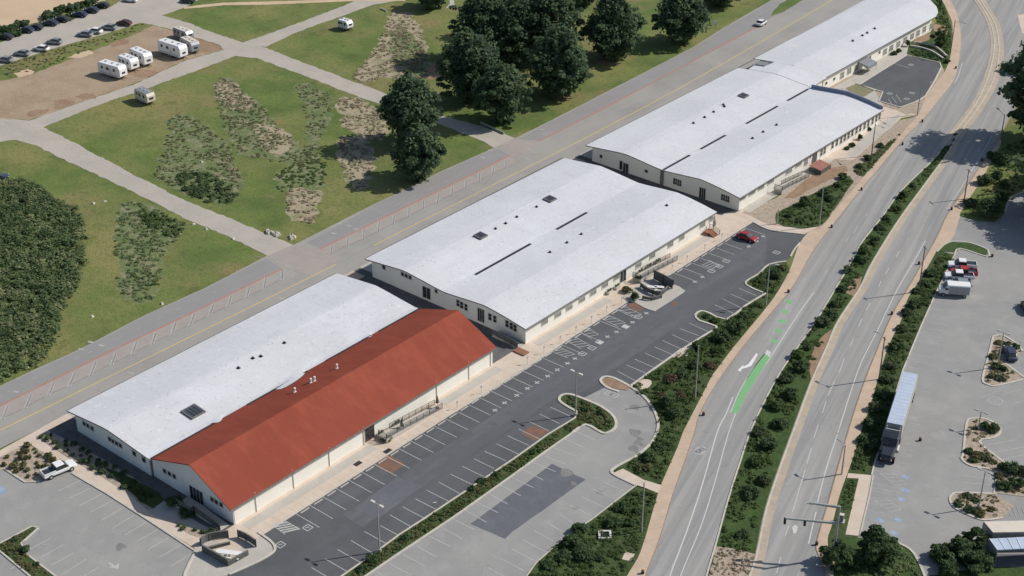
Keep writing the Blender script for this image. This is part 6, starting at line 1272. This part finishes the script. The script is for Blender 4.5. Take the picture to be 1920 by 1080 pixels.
for pl, sd in (([(1862, 636), (1846, 710), (1854, 718), (1868, 720), (1912, 708), (1884, 684), (1912, 660), (1900, 648)], 81), ([(1822, 790), (1845, 790), (1866, 800), (1870, 812), (1832, 828), (1882, 872), (1940, 892), (1940, 930), (1872, 922), (1868, 885), (1824, 870), (1808, 858), (1815, 798)], 82), ([(1868, 930), (1800, 929), (1788, 940), (1820, 963), (1845, 971), (1880, 968)], 83)):
    cover('island_growth', 'olive and dry low growth on the ' + {81: 'upper', 82: 'long middle', 83: 'lowest'}[sd] + ' soil island of the right car park', pl, 1.6, (.2, .45), m_tan, 12, .13, sd, .13, gaps=.35)
# yard of the third shed
YS = [(1508, 385, 1.4, 2.3, 'round dark bush at the left of the yard planting bed'), (1580, 335, 1.1, 1.8, 'square dark bush at the top of the yard planting bed'), (1545, 365, 1.4, 1.5, 'dark bush in the middle of the yard planting bed'), (1556, 375, 1.2, 1.2, 'bush right of the pale pole in the yard bed'), (1478, 408, 1.0, .7, 'pale low bush at the left tip of the yard bed'), (1500, 415, 1.0, .7, 'low green bush at the bottom of the yard bed'), (1570, 350, 1.0, 1.0, 'green bush just below the square dark one'),
      (1625, 300, 1.2, 1.2, 'dark bush beside the path near the brown lamp pole'), (1650, 275, 1.0, .9, 'small bush above it along the path'), (1610, 315, 1.0, .9, 'brownish bush at the top of the path bed'), (1597, 275, .9, 1.0, 'dark bush on the walk outside the tall windows'), (1588, 280, .7, .7, 'small bush beside the dark one outside the tall windows'), (1612, 262, .7, 1.5, 'thin bush by the tall windows'), (1628, 245, .7, 1.4, 'thin bush near the north end of the tall windows'),
      (1675, 103, 1.0, 1.0, 'brown bush on the walk of the far shed by the small car park'), (1685, 98, .9, .9, 'second brown bush beside it on the far walk'), (1701, 87, .7, 2.4, 'slender bush against the far shed wall'), (1775, 118, .9, 1.0, 'bush at the corner of the small car park')]
for x_, y_, rd, h, lb in YS: bush('yard_shrub', lb, W(x_, y_), rd, h, m_bush, None, per=70, size=.17)
cover('yard_plants', 'low plants filling the yard planting bed', [(1460, 402), (1530, 364), (1590, 334), (1598, 342), (1562, 392), (1540, 420), (1512, 427), (1470, 422)], 1.8, (.2, .5), m_cover, 14, .15, 31, .09, gaps=.15)
cover('yard_plants', 'low brown and green plants beside the path by the third shed', [(1600, 322), (1640, 288), (1690, 250), (1676, 268), (1618, 334)], 2.0, (.2, .45), m_tan, 13, .15, 32, .09, gaps=.1)
cover('slope_plants', 'green growth round the far end of the far shed', [(1715, 2), (1762, -2), (1775, 28), (1783, 55), (1781, 95), (1770, 118), (1768, 80), (1758, 55), (1758, 38), (1740, 12)], 1.4, (.25, .5), m_cover, 12, .2, 33, .08, gaps=.15)
cover('bed_plants', 'dark clipped plants in the beds at the top of the small car park', [(1705, 97), (1745, 92), (1772, 112), (1765, 118), (1712, 104)], 2.2, (.25, .5), m_bush, 13, .17, 34, .08)
# park scrub
cover('thicket', 'dense dark green thicket at the left edge of the park', [(-60, 345), (10, 342), (40, 340), (75, 352), (100, 372), (142, 388), (158, 425), (163, 470), (155, 510), (140, 550), (112, 600), (105, 640), (75, 685), (20, 708), (-60, 745)], 1.5, (.5, 1.15), m_scrubd, 26, .23, 41, squash=.95, cat='thicket')
cover('thicket', 'darker bushes inside the dense thicket at the left edge', [(-60, 350), (60, 360), (140, 395), (150, 480), (110, 590), (60, 660), (-60, 720)], .22, (.8, 1.6), m_bush, 34, .23, 42, squash=.85, cat='thicket')
SC = [([(232, 380), (262, 378), (300, 395), (335, 412), (348, 425), (330, 450), (305, 480), (300, 520), (285, 560), (262, 568), (235, 556), (220, 520), (216, 470), (220, 420)], m_scrubd, 'grey green scrub island left of the park lane', 51, (.35, .75), 1.7),
      ([(320, 218), (345, 214), (370, 225), (405, 250), (435, 285), (450, 330), (445, 372), (400, 380), (350, 362), (300, 340), (292, 320), (305, 290), (315, 250)], m_scrub, 'scrub patch right of the park lane with a dark lower edge', 52, (.25, .6), 1.5),
      ([(406, 152), (430, 150), (455, 170), (490, 200), (520, 235), (560, 270), (600, 300), (560, 310), (500, 300), (450, 290), (425, 250), (410, 200)], m_scrub, 'long grey green scrub patch in the middle of the lawn', 53, (.25, .5), 1.7),
      ([(407, 153), (430, 151), (452, 168), (478, 192), (465, 205), (440, 205), (412, 195)], m_dry, 'tan tip of the long scrub patch in the middle of the lawn', 66, (.25, .5), 2.2),
      ([(470, 235), (510, 235), (550, 265), (540, 285), (500, 280)], m_dry, 'tan blotch in the long scrub patch in the middle of the lawn', 67, (.25, .5), 1.2),
      ([(555, 160), (590, 162), (620, 180), (620, 215), (600, 260), (590, 310), (560, 310), (575, 250), (570, 200)], m_scrub, 'pale green scrub strip in the middle of the lawn', 54, (.2, .45), 1.5),
      ([(637, 186), (670, 184), (700, 200), (722, 225), (722, 258), (690, 262), (655, 245), (640, 220)], m_dry, 'tan scrub patch left of the two dark trees', 55, (.25, .5), 1.9),
      ([(638, 262), (670, 255), (690, 262), (700, 300), (690, 340), (672, 362), (655, 340), (640, 305)], m_dry, 'pale tan scrub patch below it and left of the tree shadows', 56, (.25, .5), 1.7),
      ([(538, 360), (580, 352), (602, 365), (598, 400), (580, 420), (555, 412), (538, 390)], m_dry, 'round tan scrub patch above the street corner', 57, (.25, .5), 1.9),
      ([(515, 330), (560, 306), (605, 300), (612, 325), (600, 352), (560, 352), (530, 360)], m_cover, 'bright green patch above the round tan scrub', 58, (.25, .55), 1.6),
      ([(732, 28), (765, 25), (790, 60), (800, 100), (803, 140), (780, 150), (720, 145), (690, 155), (662, 145), (690, 110), (715, 70)], m_dry, 'large tan scrub patch beyond the park road', 59, (.3, .6), 1.5),
      ([(740, 55), (770, 60), (795, 100), (800, 145), (765, 140), (730, 100)], m_scrub, 'green growth mixed into the large far scrub patch', 60, (.3, .6), .8)]
m_sg = M('scrub_ground', (.155, .185, .075), [((.10, .15, .05), .25, .4, .6, .9), ((.30, .27, .18), .35, .5, .66, .8), ((.36, .32, .22), 1.6, .54, .68, .6), ((.09, .12, .05), 1.2, .54, .68, .7)], .95, .6, 3)
m_dg = M('dry_ground', (.37, .31, .21), [((.19, .205, .10), .3, .44, .62, .85), ((.48, .40, .29), 1.2, .5, .66, .7), ((.18, .18, .09), 1.7, .54, .68, .7)], .95, .6, 3)
for pl, mt, lb, sd, rr, dn in SC: struct('scrub_ground', smooth([W(*q)[:2] for q in pl], 3, True), .006 + (sd - 50) * .0012, m_dg if mt is m_dry else m_sg, jag=1.1)
for pl, mt, lb, sd, rr, dn in SC: cover('scrub_patch', lb, smooth([np.array(q) for q in pl], 3, True), dn * .62, rr, mt, 11, .2, sd, cat='scrub', gaps=.28, squash=.42, up_=2.2)
cover('scrub_patch', 'dark green bushes on the lower edge of the scrub patch by the lane', [(330, 325), (370, 320), (420, 340), (446, 360), (435, 380), (390, 380), (345, 360)], .9, (.5, .95), m_bush, 26, .2, 61, cat='scrub')
cover('scrub_patch', 'dry tan blotch on the lower right of the scrub by the lane', [(418, 290), (432, 290), (450, 320), (452, 345), (436, 340), (425, 315)], 1.6, (.2, .4), m_dry, 12, .18, 62, cat='scrub')
cover('scrub_patch', 'green blotch at the top of the grey scrub island', [(262, 392), (300, 398), (345, 420), (335, 448), (300, 440), (265, 420)], 1.0, (.4, .8), m_cover, 18, .2, 63, cat='scrub')
0 and cover('lawn_tufts', 'rough tufts of grass scattered over the park lawn', [(0, 270), (130, 300), (480, 475), (0, 715), (0, 270)], .12, (.2, .4), m_scrub, 9, .12, 64, cat='grass', squash=.4)
0 and cover('lawn_tufts', 'rough tufts of grass scattered over the middle lawn', [(90, 240), (450, 110), (700, 200), (950, 270), (560, 455)], .12, (.2, .45), m_scrub, 9, .13, 65, cat='grass', squash=.4)
# hedge rows by the beach
bh = [(5, 60), (16, 62), (27, 54), (40, 50), (50, 50), (84, 36), (95, 31), (112, 24), (125, 19), (140, 20), (150, 14), (160, 11), (175, 5), (-5, 74), (30, 66)]
for i, (x_, y_) in enumerate(bh):
    bush('beach_bush', names[i] + ' dark bush counted along the edge of the sand', W(x_, y_), 2.0, 1.9, m_bush if i % 3 else m_cyp, 'dark bushes along the edge of the sand', per=60, size=.3, n=9)
cover('beach_plants', 'green growth between the sand and the beach road', [(70, 44), (118, 18), (178, 6), (200, 8), (135, 38), (80, 52)], .9, (.3, .7), m_cover, 12, .28, 70)
cover('verge_grass', 'strip of rough grass between the beach road and the dirt lot', [(0, 126), (110, 90), (200, 67), (265, 44), (280, 47), (255, 60), (190, 86), (110, 116), (55, 138), (0, 150)], .4, (.25, .5), m_scrub, 10, .22, 71, squash=.5)
# pebbly scrap in the dirt lot
